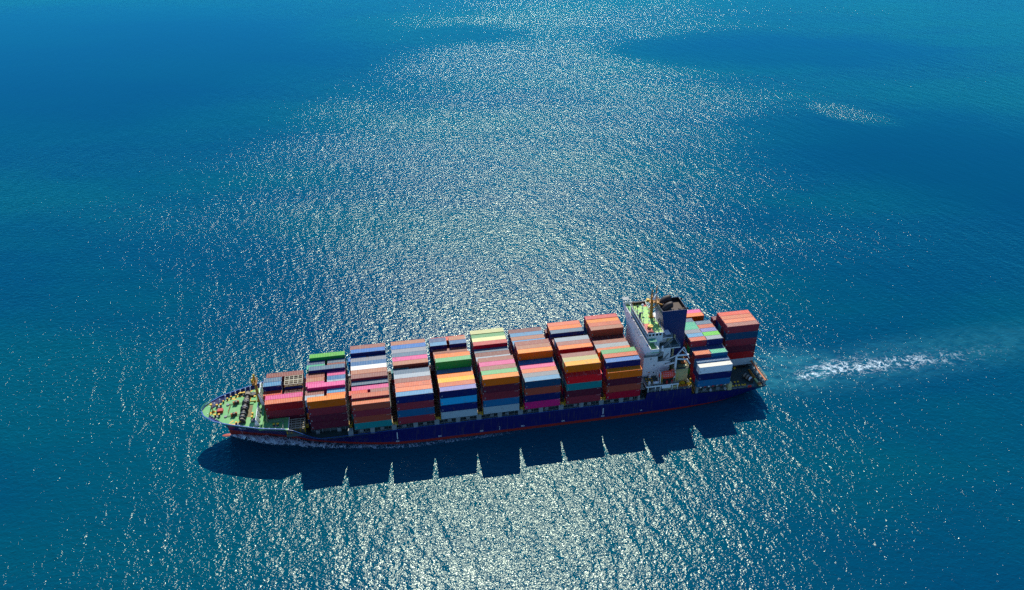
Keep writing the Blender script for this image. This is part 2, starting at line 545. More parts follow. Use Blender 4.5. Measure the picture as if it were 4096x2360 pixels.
# ------------------------------------------------------------------ hatches, pillars, lashing bridges
P = 2.464
BX = {1: -57.19, 2: -42.85, 3: -28.67, 4: -14.37, 5: 0.0, 6: 14.36, 7: 28.55, 8: 43.02, 9: 57.25, 10: 90.45, 11: 105.15}
L40 = 12.192
BASE = {1: 7.9, 10: 9.15, 11: 7.2}
M_HATCH = mat('hatch_grey', (70, 88, 90), 0.6, 0.6, scale=0.4)
for b in range(1, 11):
    x1, bz = BX[b], BASE.get(b, 8.5)
    x0 = x1 - L40
    ya, yb = (9.0, 23.0) if b == 1 else ((4.0, 28.2) if b == 2 else (1.9, 30.1))
    mb = MB().box(x0 - .3, x1 + .2, ya, yb, 6.05, bz - .32, 0)
    mb.box(x0 - .1, x1 + .05, ya + .02 - .5, yb - .02 + .5, bz - .3, bz - .03, 0)
    if b != 1:
        for i in range(5):                               # coaming stays and lockers seen below the boxes
            xx = x0 + .8 + i * 2.5
            mb.box(xx, xx + .16, ya - .35, ya - .01, 6.1, bz - .33, 1)
    part(mb, 'hatch_cover', [M_HATCH, M_STEEL])
    # walkway gear
    rng = random.Random(b * 7)
    if b != 1:
        for i in range(2):
            xx = x0 + 1 + i * 5.9 + rng.random() * 2
            part(MB().box(xx, xx + 1.3, ya - .95, ya - .45, 6.1, 7.2 + rng.random() * .4), 'deck_locker', M_STEEL)
for xa_, xb_, y_ in ((-40, 59, .25), (78, 100, .35), (-40, 59, 31.8)):
    part(MB().rail([(xa_, y_, 6.1), (xb_, y_, 6.1)], 1.0, 2.2, .07), 'deck_railing', M_STEEL)
for i in range(-3, 12):
    x = -6.65 + 7.15 * (i - 2)
    if x > 52.5 or x < -44: continue
    wide = .75 if i % 2 else .68
    for y0, y1 in ((.0, 1.25), (30.78, 32.03)):
        mb = MB().hexa([(x - wide, y0, 6.1), (x + wide, y0, 6.1), (x + wide, y1, 6.1), (x - wide, y1, 6.1), (x - wide - .1, y0, 8.42), (x + wide + .1, y0, 8.42), (x + wide + .1, y1, 8.42), (x - wide - .1, y1, 8.42)])
        part(mb, 'container_pedestal', M_STEEL)
for x, w_ in ((78.5, .4), (90.9, .7), (57.0, .35)):
    mb = MB().box(x - w_, x + w_, .1, 1.5, 6.1, 8.95 if x > 60 else 8.42)
    part(mb, 'container_pedestal', M_RUSTW if x > 80 else M_STEEL)
M_GAP = mat('lashing_brown', (70, 48, 32), 0.7, 0.8, scale=1.3, dirt_rgb=(150, 105, 40))
for b in range(1, 9):
    xa, xb = BX[b] + .18, BX[b + 1] - L40 - (.9 if b in (1, 2) else .18)
    ya, yb = (5, 27) if b == 1 else ((.6, 31.4) if b > 2 else (2.2, 29.8))
    top = 8.3
    mb = MB().box(xa, xb, ya, yb, top - .12, top)
    rng = random.Random(b)
    for i in range(26):
        y = ya + (yb - ya) * (i + .5) / 26
        mb.box(xa + .2, xb - .2 - rng.random() * .6, y - .3 - rng.random() * .2, y + .2, top, top + .15 + rng.random() * .7)
    part(mb, 'lashing_platform', M_GAP)
    rl = MB()
    rl.rail([(xa, ya - .3, 8.3), (xb, ya - .3, 8.3)], 1.1, 1.0, .1)
    rl.rail([(xa, ya - .3, 8.3), (xa, ya + 1.6, 8.3)], 1.1, 1.6, .1)
    rl.rail([(xb, ya - .3, 8.3), (xb, ya + 1.6, 8.3)], 1.1, 1.6, .1)
    rl.box(xa, xb, ya - .35, ya - .02, 8.12, 8.29)
    part(rl, 'platform_railing', M_YEL)

# lashing rods on the aft ends of the two foremost bays
for b, (ya, n, zz) in {1: (8.6, 6, 15.6), 2: (2.6, 11, 18.6)}.items():
    mb = MB()
    x = BX[b] + .14
    for r in range(n):
        y = ya + r * P
        mb.bar((x, y + .2, 8.4), (x, y + 2.2, zz), .06)
        mb.bar((x, y + 2.2, 8.4), (x, y + .2, zz), .06)
    part(mb, 'lashing_rod', M_STEEL)

# ------------------------------------------------------------------ hull marks
mb = MB()
def mark(x, z0, z1, w_): mb.box(x - w_ / 2, x + w_ / 2, -.112, -.085, z0, z1)
mark(-27.35, 2.4, 5.3, .26)
mark(44.2, 2.3, 5.0, .26)
for x in (-27.4, -13.1, 1.2, 15.6, 29.9, 44.2):         # tug and depth marks: rows of small strokes under a bar
    mark(x, 1.62, 1.72, 1.1)
    for k in range(4):
        mark(x - .45 + k * .3, 1.2, 1.5, .14)
mark(7.5, .95, 2.6, .1)
mark(58.2, 1.9, 2.05, .8)
mark(58.2, 1.7, 2.3, .12)
part(mb, 'hull_marks', mat('mark_white', (215, 225, 228), 0.5, 0.2))
# draught marks and bulb symbol on the bow
mb = MB()
for k in range(12):
    z = .4 + k * .42
    x = -79.6
    y = CL - hull_hw(x, z) - .02
    mb.box(x - .13, x + .13, y - .03, y + .05, z, z + .16)
zz = 6.3
pts = [(-79.2, 6.9), (-78.3, 6.9), (-78.0, 6.2), (-77.4, 6.2), (-76.8, 7.0), (-77.0, 7.6)]
for (xa, za), (xb, zb) in list(zip(pts, pts[1:])) + [((-79.2, 7.5), (-78.5, 7.5)), ((-78.5, 7.5), (-78.3, 6.9)), ((-79.2, 6.9), (-78.9, 6.3)), ((-78.9, 6.3), (-78.0, 6.2))]:
    mb.bar((xa, CL - hull_hw(xa, za) - .03, za), (xb, CL - hull_hw(xb, zb) - .03, zb), .09)
part(mb, 'draught_marks', mat('bow_mark_white', (220, 225, 230), 0.5, 0.1))

# ------------------------------------------------------------------ forecastle gear
def drum(x, y, z, r, w_, m=M_DSTEEL, ax='y', name=None):
    pass
wind = empty('windlass', (0, 0, 0))
wind.parent = ship
def wpart(mb, name, mats, parent=None, smooth=False):
    return mb.build(name, mats, parent or wind, ORG, smooth)
# transverse shaft of drums, from far side to near side
for i, (y, r, w_, mm) in enumerate([(22.0, 1.0, 1.6, 'r'), (20.2, .75, .9, 'd'), (19.0, .9, .9, 'r'), (17.7, 1.15, .45, 'w'), (16.9, 1.1, .5, 'd'), (15.4, .9, 1.0, 'd'), (14.4, 1.2, .45, 'w'), (13.6, 1.15, .7, 'd'), (12.4, .8, .8, 'd'), (11.3, 1.0, .5, 'g'), (10.4, .75, .9, 'r'), (9.5, 1.0, .5, 'g'), (8.6, .7, .8, 'r')]):
    x = -77.0 + (y - 16) * .05
    mb = MB().cyl((x, y - w_ / 2, 11.4), (x, y + w_ / 2, 11.4), r, None, 18)
    wpart(mb, 'drum', {'r': M_ROPE, 'd': M_DSTEEL, 'w': M_WHITE, 'g': M_STEEL}[mm])
    for yy in (y - w_ / 2 - .06, y + w_ / 2 + .06):
        wpart(MB().cyl((x, yy - .05, 11.4), (x, yy + .05, 11.4), r * 1.12, None, 18), 'flange', M_DSTEEL)
mb = MB()
for y in (8.2, 11.0, 13.0, 16.2, 18.4, 21.0, 23.1):
    mb.box(-77.6, -76.2, y - .18, y + .18, 10.2, 11.5)
mb.cyl((-77, 7.9, 11.4), (-77, 23.4, 11.4), .16, None, 8)
wpart(mb, 'windlass_bed', M_DSTEEL)
for y in (12.6, 19.0):                                   # anchor chain gear ahead of the shaft
    a = empty('chain_stopper', (0, 0, 0)); a.parent = ship
    MB().cyl((-80.4, y - .45, 11.0), (-80.4, y + .45, 11.0), .55, None, 12).build('gipsy', M_DSTEEL, a, ORG)
    m2 = MB().box(-81.4, -80.9, y - .5, y + .1, 10.2, 11.5).box(-80.2, -79.5, y + .3, y + .9, 10.2, 11.2)
    m2.build('brake', M_ORANGE, a, ORG)
    m3 = MB()
    for k in range(14):
        m3.bar((-80.2 + k * .22, y, 10.45), (-80.05 + k * .22, y + (.1 if k % 2 else -.1), 10.55), .16)
    for k in range(9):
        m3.bar((-80.8 - k * .22, y, 10.5), (-80.95 - k * .22, y + (.1 if k % 2 else -.1), 10.4), .16)
    m3.build('chain', M_DSTEEL, a, ORG)
    m4 = MB().cyl((-83.2, y, 10.2), (-83.2, y, 10.55), .5, .5, 14)
    m4.build('hawse_pipe', M_STEEL, a, ORG)
rg = MB()
rg.rail([(-82.5, 14.2, 10.2), (-82.2, 17.8, 10.2)], 1.0, 1.2, .09)
part(rg, 'forecastle_railing', M_MAST)
def bollard(x, y, z, ang=0, far=False):
    a = empty('bollard', (0, 0, 0)); a.parent = ship
    ca, sa = math.cos(ang), math.sin(ang)
    b1 = MB()
    b1.box(x - 1.0, x + 1.0, y - .42, y + .42, z, z + .22)
    b1.build('bollard_bed', M_STEEL, a, ORG)
    for s in (-.62, .62):
        p = MB().cyl((x + s * ca, y + s * sa, z + .2), (x + s * ca, y + s * sa, z + 1.0), .32, .34, 12)
        p.build('post', M_DSTEEL, a, ORG)
        p = MB().cyl((x + s * ca, y + s * sa, z + 1.0), (x + s * ca, y + s * sa, z + 1.12), .42, .38, 12)
        p.build('cap', M_YEL, a, ORG)
for x, y, a in ((-86.0, 18.6, 0), (-85.9, 13.2, 0), (-78.6, 7.9, 0), (-78.8, 24.0, 0), (-71.5, 26.4, 0), (-66.3, 4.6, 0)):
    bollard(x, y, 10.2, a)
for i, x in enumerate((-84.8, -83.6, -82.5, -80.9, -79.9, -78.9)):   # roller fairleads with yellow tops along the far bulwark
    y = CL + hull_hw(x, 10.4) - 1.15
    q = MB().cyl((x, y, 10.2), (x, y, 10.95), .28, None, 10, 0).cyl((x, y, 10.95), (x, y, 11.05), .36, .3, 10, 1)
    part(q, 'fairlead_roller', [M_DSTEEL, M_YEL])
# yellow warning paint on the deck (arrow-like fans), each stroke its own patch
def fan(x, y, pts_):
    for x0, y0, x1, y1, w_ in pts_:
        q = MB()
        a, b_ = Vector((x + x0, y + y0, 0)), Vector((x + x1, y + y1, 0))
        n_ = (b_ - a).normalized().cross(Vector((0, 0, 1)))
        z_ = Vector((0, 0, 10.205 + .002 * (x0 % 1)))
        q.quad(tuple(a - n_ * w_ * .35 + z_), tuple(b_ - n_ * w_ + z_), tuple(b_ + n_ * w_ + z_), tuple(a + n_ * w_ * .35 + z_))
        part(q, 'deck_marking', M_YEL)
fan(-89.0, 15.3, [(0.7, .3, 2.3, 1.1, .3), (.71, 0, 2.5, -.9, .3), (.32, -.6, .4, 1.0, .5)])
fan(-83.4, 8.6, [(0, .1, 4.5, -.6, .42), (1.6, .2, 3.0, 1.6, .28), (4.3, -.2, 5.3, 1.1, .28)])
fan(-84.0, 22.3, [(0, -.9, 4.6, 1.5, .5), (1.6, .2, 3.2, -.7, .3), (4.4, 1.2, 5.6, .7, .3)])
fan(-77.4, 25.4, [(0, -.4, 1.7, .7, .45), (2.4, -.2, 3.6, .9, .4)])
fan(-79.8, 7.4, [(0, -.2, 1.1, 1.2, .5)])
fan(-77.2, 6.2, [(0, 0, 2.4, -.5, .14)])
fan(-70.4, 5.0, [(0, 0, 1.2, -.2, .2)])
q = MB()
q.quad((-76.4, 11.2, 10.206), (-74.9, 11.0, 10.206), (-74.7, 17.4, 10.206), (-76.0, 17.6, 10.206))
q.quad((-75.8, 17.9, 10.207), (-74.7, 17.8, 10.207), (-74.6, 20.2, 10.207), (-75.7, 20.3, 10.207))
part(q, 'worn_deck_patch', M_WOOD)
q = MB().cyl((-87.6, CL, 10.2), (-87.8, CL, 13.4), .16, .11, 8).cyl((-87.8, CL, 13.3), (-87.8, CL, 13.6), .5, .42, 10, 1).cyl((-87.6, CL, 10.2), (-87.6, CL, 10.9), .7, .16, 8)
part(q, 'jackstaff', [M_MAST, M_YEL])
q = MB().box(-86.0, -84.3, 14.9, 16.4, 10.25, 11.25, 0).box(-86.4, -86.0, 15.0, 16.3, 10.25, 11.05, 1)
for k in range(4): q.box(-86.42, -86.38, 15.1 + k * .32, 15.25 + k * .32, 10.3, 11.0, 2)
part(q, 'deck_winch_box', [M_RED, M_DSTEEL, M_YEL], label='red steel box with black louvres on the green foredeck')
q = MB().cyl((-75.1, 22.9, 10.2), (-75.1, 22.9, 11.1), .95, .95, 14)
for k in range(5): q.cyl((-75.1, 22.9, 10.3 + k * .17), (-75.1, 22.9, 10.38 + k * .17), 1.0, 1.0, 14)
part(q, 'mushroom_vent', M_DSTEEL)
q = MB().box(-75.6, -73.9, 19.3, 21.0, 10.2, 10.75, 0).box(-75.8, -75.6, 19.1, 21.2, 10.2, 10.8, 1).box(-75.6, -73.9, 19.1, 19.28, 10.2, 10.8, 1)
part(q, 'deck_hatch', [M_DECK, M_YEL])
q = MB().box(-76.6, -74.6, 17.9, 20.0, 10.2, 10.5)
part(q, 'winch_platform', M_DECK)
rngp = random.Random(4)
q = MB()
for k in range(9):
    q.ball((-73.9 + rngp.uniform(-.5, .5), 9.0 + rngp.uniform(-.6, .6), 10.35 + rngp.random() * .25), .5, 0, 8, (1, 1, .6))
part(q, 'tarpaulin_heap', mat('tarp_grey', (118, 122, 118), 0.8, 0.6, scale=2))
for y in (10.3, 21.4, 12.1):
    q = MB().cyl((-74.4, y, 10.2), (-74.4, y, 10.9), .34, .3, 10, 0).cyl((-74.4, y, 10.9), (-74.4, y, 11.1), .44, .4, 10, 1)
    part(q, 'ventilator', [M_YEL, M_YEL])

# breakwater: sloping plate with white frames, then the green walkway strip
bw = empty('breakwater', (0, 0, 0)); bw.parent = ship
q = MB()
q.hexa([(-73.3, 5.6, 10.2), (-73.1, 5.6, 10.2), (-73.1, 26.4, 10.2), (-73.3, 26.4, 10.2), (-72.6, 5.6, 12.9), (-72.4, 5.6, 12.9), (-72.4, 26.4, 12.9), (-72.6, 26.4, 12.9)])
q.build('breakwater_plate', M_WHITE, bw, ORG)
for y in (5.6, 8.0, 10.6, 13.2, 18.8, 21.4, 24.0, 26.2):
    q = MB().hexa([(-73.0, y, 10.2), (-71.4, y, 10.2), (-71.4, y + .16, 10.2), (-73.0, y + .16, 10.2), (-72.5, y, 12.85), (-72.2, y, 12.85), (-72.2, y + .16, 12.85), (-72.5, y + .16, 12.85)])
    q.build('breakwater_bracket', M_WHITE, bw, ORG)
q = MB().box(-71.2, -70.4, 4.6, 27.2, 11.4, 11.6)
for y in (4.8, 9, 13, 17, 21, 25, 27): q.box(-70.9, -70.7, y, y + .15, 10.2, 11.4)
q.build('catwalk', M_DECK, bw, ORG)
q = MB().prism([(-71.6, 3.3), (-69.6, 3.3), (-69.6, 5.4), (-70.6, 5.6)], 10.2, 10.8)
part(q, 'deck_coaming', M_DECK)
q = MB().rail([(-69.6, 7.4, 10.2), (-67.5, 6.4, 10.2), (-64.0, 6.2, 10.2), (-63.9, 2.4, 10.2)], 1.05, 1.3, .07)
part(q, 'forecastle_railing', M_STEEL)
q = MB().box(-69.4, -69.2, 7, 25, 10.2, 11.3)
q.rail([(-69.3, 7, 11.3), (-69.3, 25, 11.3)], 1.0, 1.6, .08)
part(q, 'breakwater_aft_screen', M_RUSTW)

# foremast
fm = empty('foremast', (0, 0, 0)); fm.parent = ship
q = MB().box(-72.9, -71.5, 15.2, 16.9, 12.9, 13.2).cyl((-72.2, 16, 13.2), (-72.4, 16, 23.0), .52, .34, 12)
q.build('mast_tube', M_MAST, fm, ORG)
q = MB().box(-73.2, -71.6, 14.6, 17.4, 20.4, 20.6)
q.rail([(-73.2, 14.6, 20.6), (-73.2, 17.4, 20.6), (-71.6, 17.4, 20.6), (-71.6, 14.6, 20.6), (-73.2, 14.6, 20.6)], 1.0, 1.2, .09)
q.build('crow_platform', M_MAST, fm, ORG)
q = MB().cyl((-73.1, 15.4, 21), (-73.1, 15.4, 22.2), .38, .3, 10).ball((-72.4, 16, 23.4), .45).box(-72.8, -72.2, 15.0, 15.5, 22, 22.6).bar((-73.2, 16, 22.3), (-71.4, 16, 22.3), .12)
q.build('navigation_light', M_YEL, fm, ORG)
q = MB()
for k in range(12): q.bar((-71.85, 15.75, 13.6 + k * .55), (-71.85, 16.25, 13.6 + k * .55), .07)
q.bar((-71.85, 15.75, 13.2), (-71.95, 15.75, 20.2), .07).bar((-71.85, 16.25, 13.2), (-71.95, 16.25, 20.2), .07)
q.build('ladder', M_MAST, fm, ORG)
for sgn in (-1, 1):
    q = MB().hexa([(-71.4, 16 + sgn * .9, 10.2), (-69.6, 16 + sgn * .9, 10.2), (-69.6, 16 + sgn * 1.1, 10.2), (-71.4, 16 + sgn * 1.1, 10.2), (-72.1, 16 + sgn * .4, 16), (-71.9, 16 + sgn * .4, 16), (-71.9, 16 + sgn * .6, 16), (-72.1, 16 + sgn * .6, 16)])
    q.build('mast_strut', M_WHITE, fm, ORG)

# ------------------------------------------------------------------ bridge house
dh = empty('deckhouse', (0, 0, 0)); dh.parent = ship
def hpart(mb, name, mats, smooth=False): return mb.build(name, mats, dh, ORG, smooth)
HX0, HX1 = 59.76, 64.87
q = MB().box(HX0, HX1, 5.9, 26.13, 6.1, 26.2)
q.box(HX1, 70.9, 8.6, 23.4, 6.1, 18.0)                         # after part, lower tiers
q.box(HX1, 70.0, 8.6, 23.4, 18.0, 27.0)
q.box(HX1, 69.4, 5.9, 8.6, 12.0, 18.0)
hpart(q, 'house_wall', M_WHITE)
# white/steel front parapet of the bridge deck and the haunched wings
q = MB()
q.box(HX0 - .02, HX0 + .14, .2, 31.83, 26.25, 27.45)            # front parapet
q.box(HX0 + .0, 62.6, .18, .32, 26.25, 27.45)
q.box(HX0 + .0, 62.6, 31.71, 31.85, 26.25, 27.45)
q.box(62.5, 62.62, .3, 5.6, 26.25, 27.3)
q.box(62.5, 62.62, 26.4, 31.7, 26.25, 27.3)
hpart(q, 'wing_parapet', M_WHITE)
for sg in (-1, 1):                                              # curved haunch under each wing
    q = MB()
    pts = [(5.9, 21.0), (5.9, 26.2), (.6, 26.2), (1.4, 25.6), (2.8, 24.6), (4.0, 23.4), (5.0, 22.1)]
    pts = [(CL + sg * (CL - y), z) for y, z in pts]
    k = len(q.v)
    q.v += [(HX0, y, z) for y, z in pts] + [(HX0 + .5, y, z) for y, z in pts]
    n = len(pts)
    q.f += [tuple(k + i for i in range(n)), tuple(k + n + i for i in range(n))[::-1]] + [(k + i, k + (i + 1) % n, k + n + (i + 1) % n, k + n + i) for i in range(n)]
    q.m += [0] * (n + 2)
    hpart(q, 'wing_bracket', M_WHITE)
    y0, y1 = (.2, 5.9) if sg < 0 else (26.13, 31.83)
    q = MB().box(HX0 + .01, 62.6, y0 + .01, y1, 25.95, 26.22)
    hpart(q, 'bridge_wing_floor', M_DECK)
q = MB().box(60.1, 62.5, .35, 2.9, 26.24, 26.27)
hpart(q, 'wing_floor_paint', M_ROOFG)
q = MB().box(60.4, 62.9, 3.4, 5.4, 28.3, 28.4)
for x_, y_ in ((60.5, 3.5), (62.8, 3.5), (60.5, 5.3), (62.8, 5.3)): q.bar((x_, y_, 26.2), (x_, y_, 28.3), .1)
hpart(q, 'wing_canopy', M_TEALP)
q = MB().box(59.2, 61.6, 30.3, 32.4, 29.2, 29.3)
for x_, y_ in ((59.9, 30.5), (61.4, 30.5), (59.9, 31.6), (61.4, 31.6)): q.bar((x_, y_, 26.2), (x_, y_, 29.2), .1)
hpart(q, 'wing_canopy', M_STEEL)
# wheelhouse with its window band
q = MB().box(60.75, 66.0, 6.4, 25.7, 26.22, 29.82)
hpart(q, 'wheelhouse', M_WHITE)
q = MB().box(60.66, 60.752, 6.7, 25.4, 28.0, 29.4)
hpart(q, 'wheelhouse_glazing', M_GLASS)
for x_ in (60.95, 62.2, 63.5, 64.7):
    hpart(MB().box(x_, x_ + .75, 6.34, 6.41, 28.65, 29.45), 'window', M_GLASS)
q = MB()
for k in range(17):
    y = 6.7 + k * 1.17
    q.box(60.6, 60.66, y - .07, y + .07, 27.9, 29.45)
hpart(q, 'glazing_mullion', M_WHITE)
# front gangway: dark grating and rail between parapet and windows
q = MB().box(HX0 + .16, 60.6, .5, 31.5, 26.24, 26.3)
hpart(q, 'gangway_grating', M_DARKDECK)
q = MB().rail([(HX0 - .02, .3, 27.46), (HX0 - .02, 31.7, 27.46)], .35, 2.0, .06, mid=0)
q.rail([(60.45, 6.0, 26.3), (60.45, 26.0, 26.3)], 1.1, 1.6, .05)
hpart(q, 'gangway_railing', M_STEEL)
# monkey island (roof)
q = MB().box(60.3, 66.25, 6.1, 26.0, 29.83, 30.0)
q.box(60.25, 60.4, 6.05, 26.05, 29.8, 30.12)
hpart(q, 'roof', M_WHITE)
q = MB().box(60.42, 66.1, 6.3, 25.8, 30.0, 30.02)
hpart(q, 'roof_paint', M_ROOFG)
q = MB().box(60.45, 62.9, 6.35, 12.3, 30.02, 30.03).box(64.6, 66.0, 23.4, 25.7, 30.02, 30.03)
hpart(q, 'roof_red_paint', M_ROOFR)
q = MB()
for k in range(60):
    rr = random.Random(k)
    x_, y_ = rr.uniform(60.8, 65.6), rr.uniform(12.6, 25)
    q.quad((x_, y_, 30.025), (x_ + rr.uniform(.1, .5), y_ + .1, 30.025), (x_ + .4, y_ + rr.uniform(.2, .9), 30.025), (x_ - .1, y_ + .3, 30.025))
tag(hpart(q, 'flaking_paint', M_TEALP), None, None, None, 'stuff')
q = MB().rail([(60.5, 6.3, 30.0), (60.5, 25.9, 30.0), (66.1, 25.9, 30.0), (66.1, 6.3, 30.0), (60.5, 6.3, 30.0)], 1.05, 1.5, .055)
hpart(q, 'roof_railing', M_STEEL)
q = MB().box(60.6, 65.9, 25.2, 25.7, 30.0, 31.0)
hpart(q, 'flag_locker', M_RUST)
# port lights of the front wall
for y, z in [(24.6, 25.1), (22.0, 25.1), (17.0, 25.1), (14.6, 25.1), (12.9, 25.1), (11.0, 25.1), (24.7, 22.0), (22.1, 22.0), (17.2, 22.0), (14.7, 22.0), (13.0, 22.0), (11.2, 22.0), (9.2, 22.0), (26.0, 18.9), (22.6, 18.9), (17.1, 18.9), (14.7, 18.9), (12.5, 18.9), (10.4, 18.9), (21.5, 15.7), (24.3, 15.7), (9.0, 18.9), (12.6, 15.7), (10.2, 15.7)]:
    hpart(MB().box(HX0 - .03, HX0 + .02, y - .17, y + .17, z - .22, z + .22), 'window', M_GLASS)
for x_, z in ((63.75, 16.45), (63.75, 13.4), (62.4, 19.3)):
    hpart(MB().box(x_ - .2, x_ + .2, 5.87, 5.92, z - .24, z + .24), 'window', M_GLASS)
q = MB().cyl((68.0, 5.86, 16.6), (68.0, 5.92, 16.6), .3, .3, 12)
hpart(q, 'window', M_GLASS)
q = MB().box(61.7, 62.6, 5.85, 5.91, 13.5, 13.85, 0).box(61.2, 61.35, 5.87, 5.91, 13.9, 14.2, 1).box(63.0, 63.15, 5.87, 5.91, 13.9, 14.2, 1)
hpart(q, 'name_plate', [M_ORANGE, M_DSTEEL])
for y, z in ((26.3, 26.7), (20.8, 27.6), (18.2, 27.6), (9.9, 26.7), (3.2, 27.4), (13.5, 27.6)):
    hpart(MB().ball((HX0 - .2, y, z), .34, 0, 8).box(HX0 - .3, HX0, y - .3, y + .3, z - .45, z - .3), 'flood_light', M_BLUECAP if y in (3.2, 20.8) else M_WHITE)
# gallery at z 21 below the near wing
q = MB().box(59.5, 65.3, 4.9, 5.9, 20.85, 21.0)
q.rail([(59.6, 5.95, 21), (59.6, 4.95, 21), (65.2, 4.95, 21)], 1.1, 1.2, .06)
hpart(q, 'gallery', M_STEEL)

# decks behind the house on the near side
decks = [
 ('upper_gallery', (63.8, 70.0, 6.9, 8.6, 27.0), [(66.2, 6.4, 27), (63.8, 6.95, 27), (70.0, 6.95, 27), (70.0, 8.6, 27)]),
 ('middle_gallery', (64.9, 69.0, 4.8, 8.6, 24.0), [(64.9, 4.85, 24), (69.0, 4.85, 24)]),
 ('aft_gallery', (69.15, 72.3, 4.8, 11.4, 24.0), [(69.2, 6.3, 24), (69.2, 4.85, 24), (72.3, 4.85, 24), (72.3, 10.8, 24)]),
 ('lower_gallery', (HX1, 70.9, 5.6, 8.6, 18.0), [(HX1, 5.65, 18.02), (70.9, 5.65, 18.02)]),
]
for nm, (a, b_, c, d_, z), rl in decks:
    q = MB().box(a, b_, c, d_, z - .3 if 'lower' not in nm else z + .0, z + .02)
    hpart(q, nm, [M_WHITE])
    hpart(MB().box(a + .1, b_ - .1, c + .12, d_ - .02, z + .025, z + .04), 'gallery_floor', M_DARKDECK)
    hpart(MB().rail(rl, 1.05, 1.1, .07), 'gallery_railing', M_STEEL)
for a, b_, n_ in (((69.6, 6.0, 27.0), (66.0, 5.6, 24.05), 14), ((66.2, 5.3, 23.8), (64.9, 5.3, 21.0), 8), ((68.8, 6.2, 21), (66.5, 6.2, 18.1), 8)):
    q = MB()
    A_, B_ = Vector(a), Vector(b_)
    for s in (-.4, .4):
        q.bar(A_ + Vector((0, s, 0)), B_ + Vector((0, s, 0)), .1, .28)
        q.bar(A_ + Vector((0, s, .95)), B_ + Vector((0, s, .95)), .05)
    for k in range(n_):
        c = A_.lerp(B_, (k + .5) / n_)
        q.box(c.x - .13, c.x + .13, c.y - .38, c.y + .38, c.z - .03, c.z + .03)
    hpart(q, 'stair', M_STEEL)
q = MB().box(68.6, 70.02, 7.9, 8.58, 18.1, 26.7)
hpart(q, 'rusty_duct', M_RUSTW)
q = MB().box(72.0, 72.5, 10.4, 11.0, 12, 25.2)
hpart(q, 'yellow_column', M_RUSTW)
for y in (5.2, 10.2):
    q = MB().bar((68.9, 8.5, 21), (71.8, y, 24), .16).bar((68.9, 8.5, 22.2), (70.5, y, 23.8), .12)
    hpart(q, 'gallery_strut', M_STEEL)
# near-side triangular buttress walls
q = MB().hexa([(66.9, 6.1, 18.05), (69.4, 6.1, 18.05), (69.4, 6.3, 18.05), (69.2, 6.3, 18.05), (66.9, 6.1, 23.7), (69.4, 6.1, 23.7), (69.4, 6.3, 23.7), (66.9, 6.3, 23.7)])
hpart(q, 'buttress', M_WHITE)
hpart(MB().box(HX1 + .1, 66.0, 5.0, 6.2, 23.0, 23.2), 'wing_landing', M_WHITE)
q = MB().box(64.9, 65.9, 3.2, 4.6, 24.0, 24.15).cyl((65.3, 3.9, 24.15), (65.3, 3.9, 25.7), .33, .33, 10)
hpart(q, 'wing_landing', M_WHITE)

# boat deck
bd = empty('boat_deck', (0, 0, 0)); bd.parent = ship
def bpart(mb, name, mats, smooth=False): return mb.build(name, mats, bd, ORG, smooth)
q = MB().box(59.4, 71.2, .05, 8.5, 11.72, 12.0, 1).box(59.4, 71.2, -.02, .05, 11.5, 12.02, 0).box(59.36, 59.44, 0, 5.9, 11.5, 12.02, 0).box(65.0, 68.3, -.06, .0, 10.55, 12.0, 0)
bpart(q, 'boat_deck_plate', [M_WHITE, M_DARKDECK])
q = MB().rail([(59.5, 5.8, 12), (59.5, .1, 12), (65.2, .1, 12)], 1.05, 1.3, .07).rail([(68.2, .1, 12), (71.1, .1, 12)], 1.05, 1.3, .07)
bpart(q, 'boat_deck_railing', M_STEEL)
q = MB()
for i in range(3):
    for j in range(3):
        q.cyl((60.4 + i * .95 + j * .12, 1.6 + j * 1.35, 12.01), (60.4 + i * .95 + j * .12, 1.6 + j * 1.35, 12.06), .3, .3, 10)
bpart(q, 'muster_marks', M_YEL)
for x_ in (60.2, 62.8, 64.6, 66.7, 69.0, 71.0):
    q = MB().bar((x_, .3, 9.3), (x_, .3, 11.6), .25)
    bpart(q, 'deck_pillar', M_WHITE if x_ != 66.7 else M_RUSTW)
q = MB().box(60.0, 76.0, .3, 31.7, 9.2, 9.32)
bpart(q, 'upper_deck_plate', M_DARKDECK)
q = MB().rail([(59.8, .05, 9.35), (76.2, .05, 9.15), (76.2, 5, 9.15)], 1.0, 1.5, .08)
bpart(q, 'upper_deck_railing', M_STEEL)
q = MB()
for k in range(5): q.box(61.2, 65.0, .5, 1.2, 9.5 + k * .25, 9.6 + k * .25)
bpart(q, 'gangway_ladder', M_STEEL)
q = MB().box(66.0, 71.0, .6, 1.0, 9.35, 10.6)
bpart(q, 'gangway_winch_guard', M_RUSTW)
q = MB().box(61.0, 70.0, 5.6, 8.5, 9.3, 11.7)
bpart(q, 'deck_store_wall', M_WHITE)
# aft cream casing with a dark flat top
q = MB().box(71.4, 75.9, 4.0, 28.0, 9.3, 15.0, 0).box(71.3, 76.0, 3.9, 28.1, 15.0, 15.12, 1)
bpart(q, 'engine_casing', [M_RUSTW, M_DARKDECK])
q = MB().rail([(75.9, 4.0, 15.1), (75.9, 13, 15.1)], 1.05, 1.5, .07).rail([(71.5, 4.0, 15.1), (71.5, 8, 15.1)], 1.05, 1.5, .07)
bpart(q, 'casing_railing', M_RUSTW)
for (x_, y_, s, z, mm) in ((73.4, 5.6, 1.0, .25, M_WOOD), (75.0, 5.2, .55, .5, M_RUSTW), (75.1, 7.2, .7, .6, M_ORANGE), (74.9, 9.0, .7, .9, M_WOOD), (74.6, 10.8, .8, .7, M_WOOD)):
    bpart(MB().box(x_ - s, x_ + s, y_ - s * .8, y_ + s * .8, 15.13, 15.13 + z), 'stores_pallet', mm)
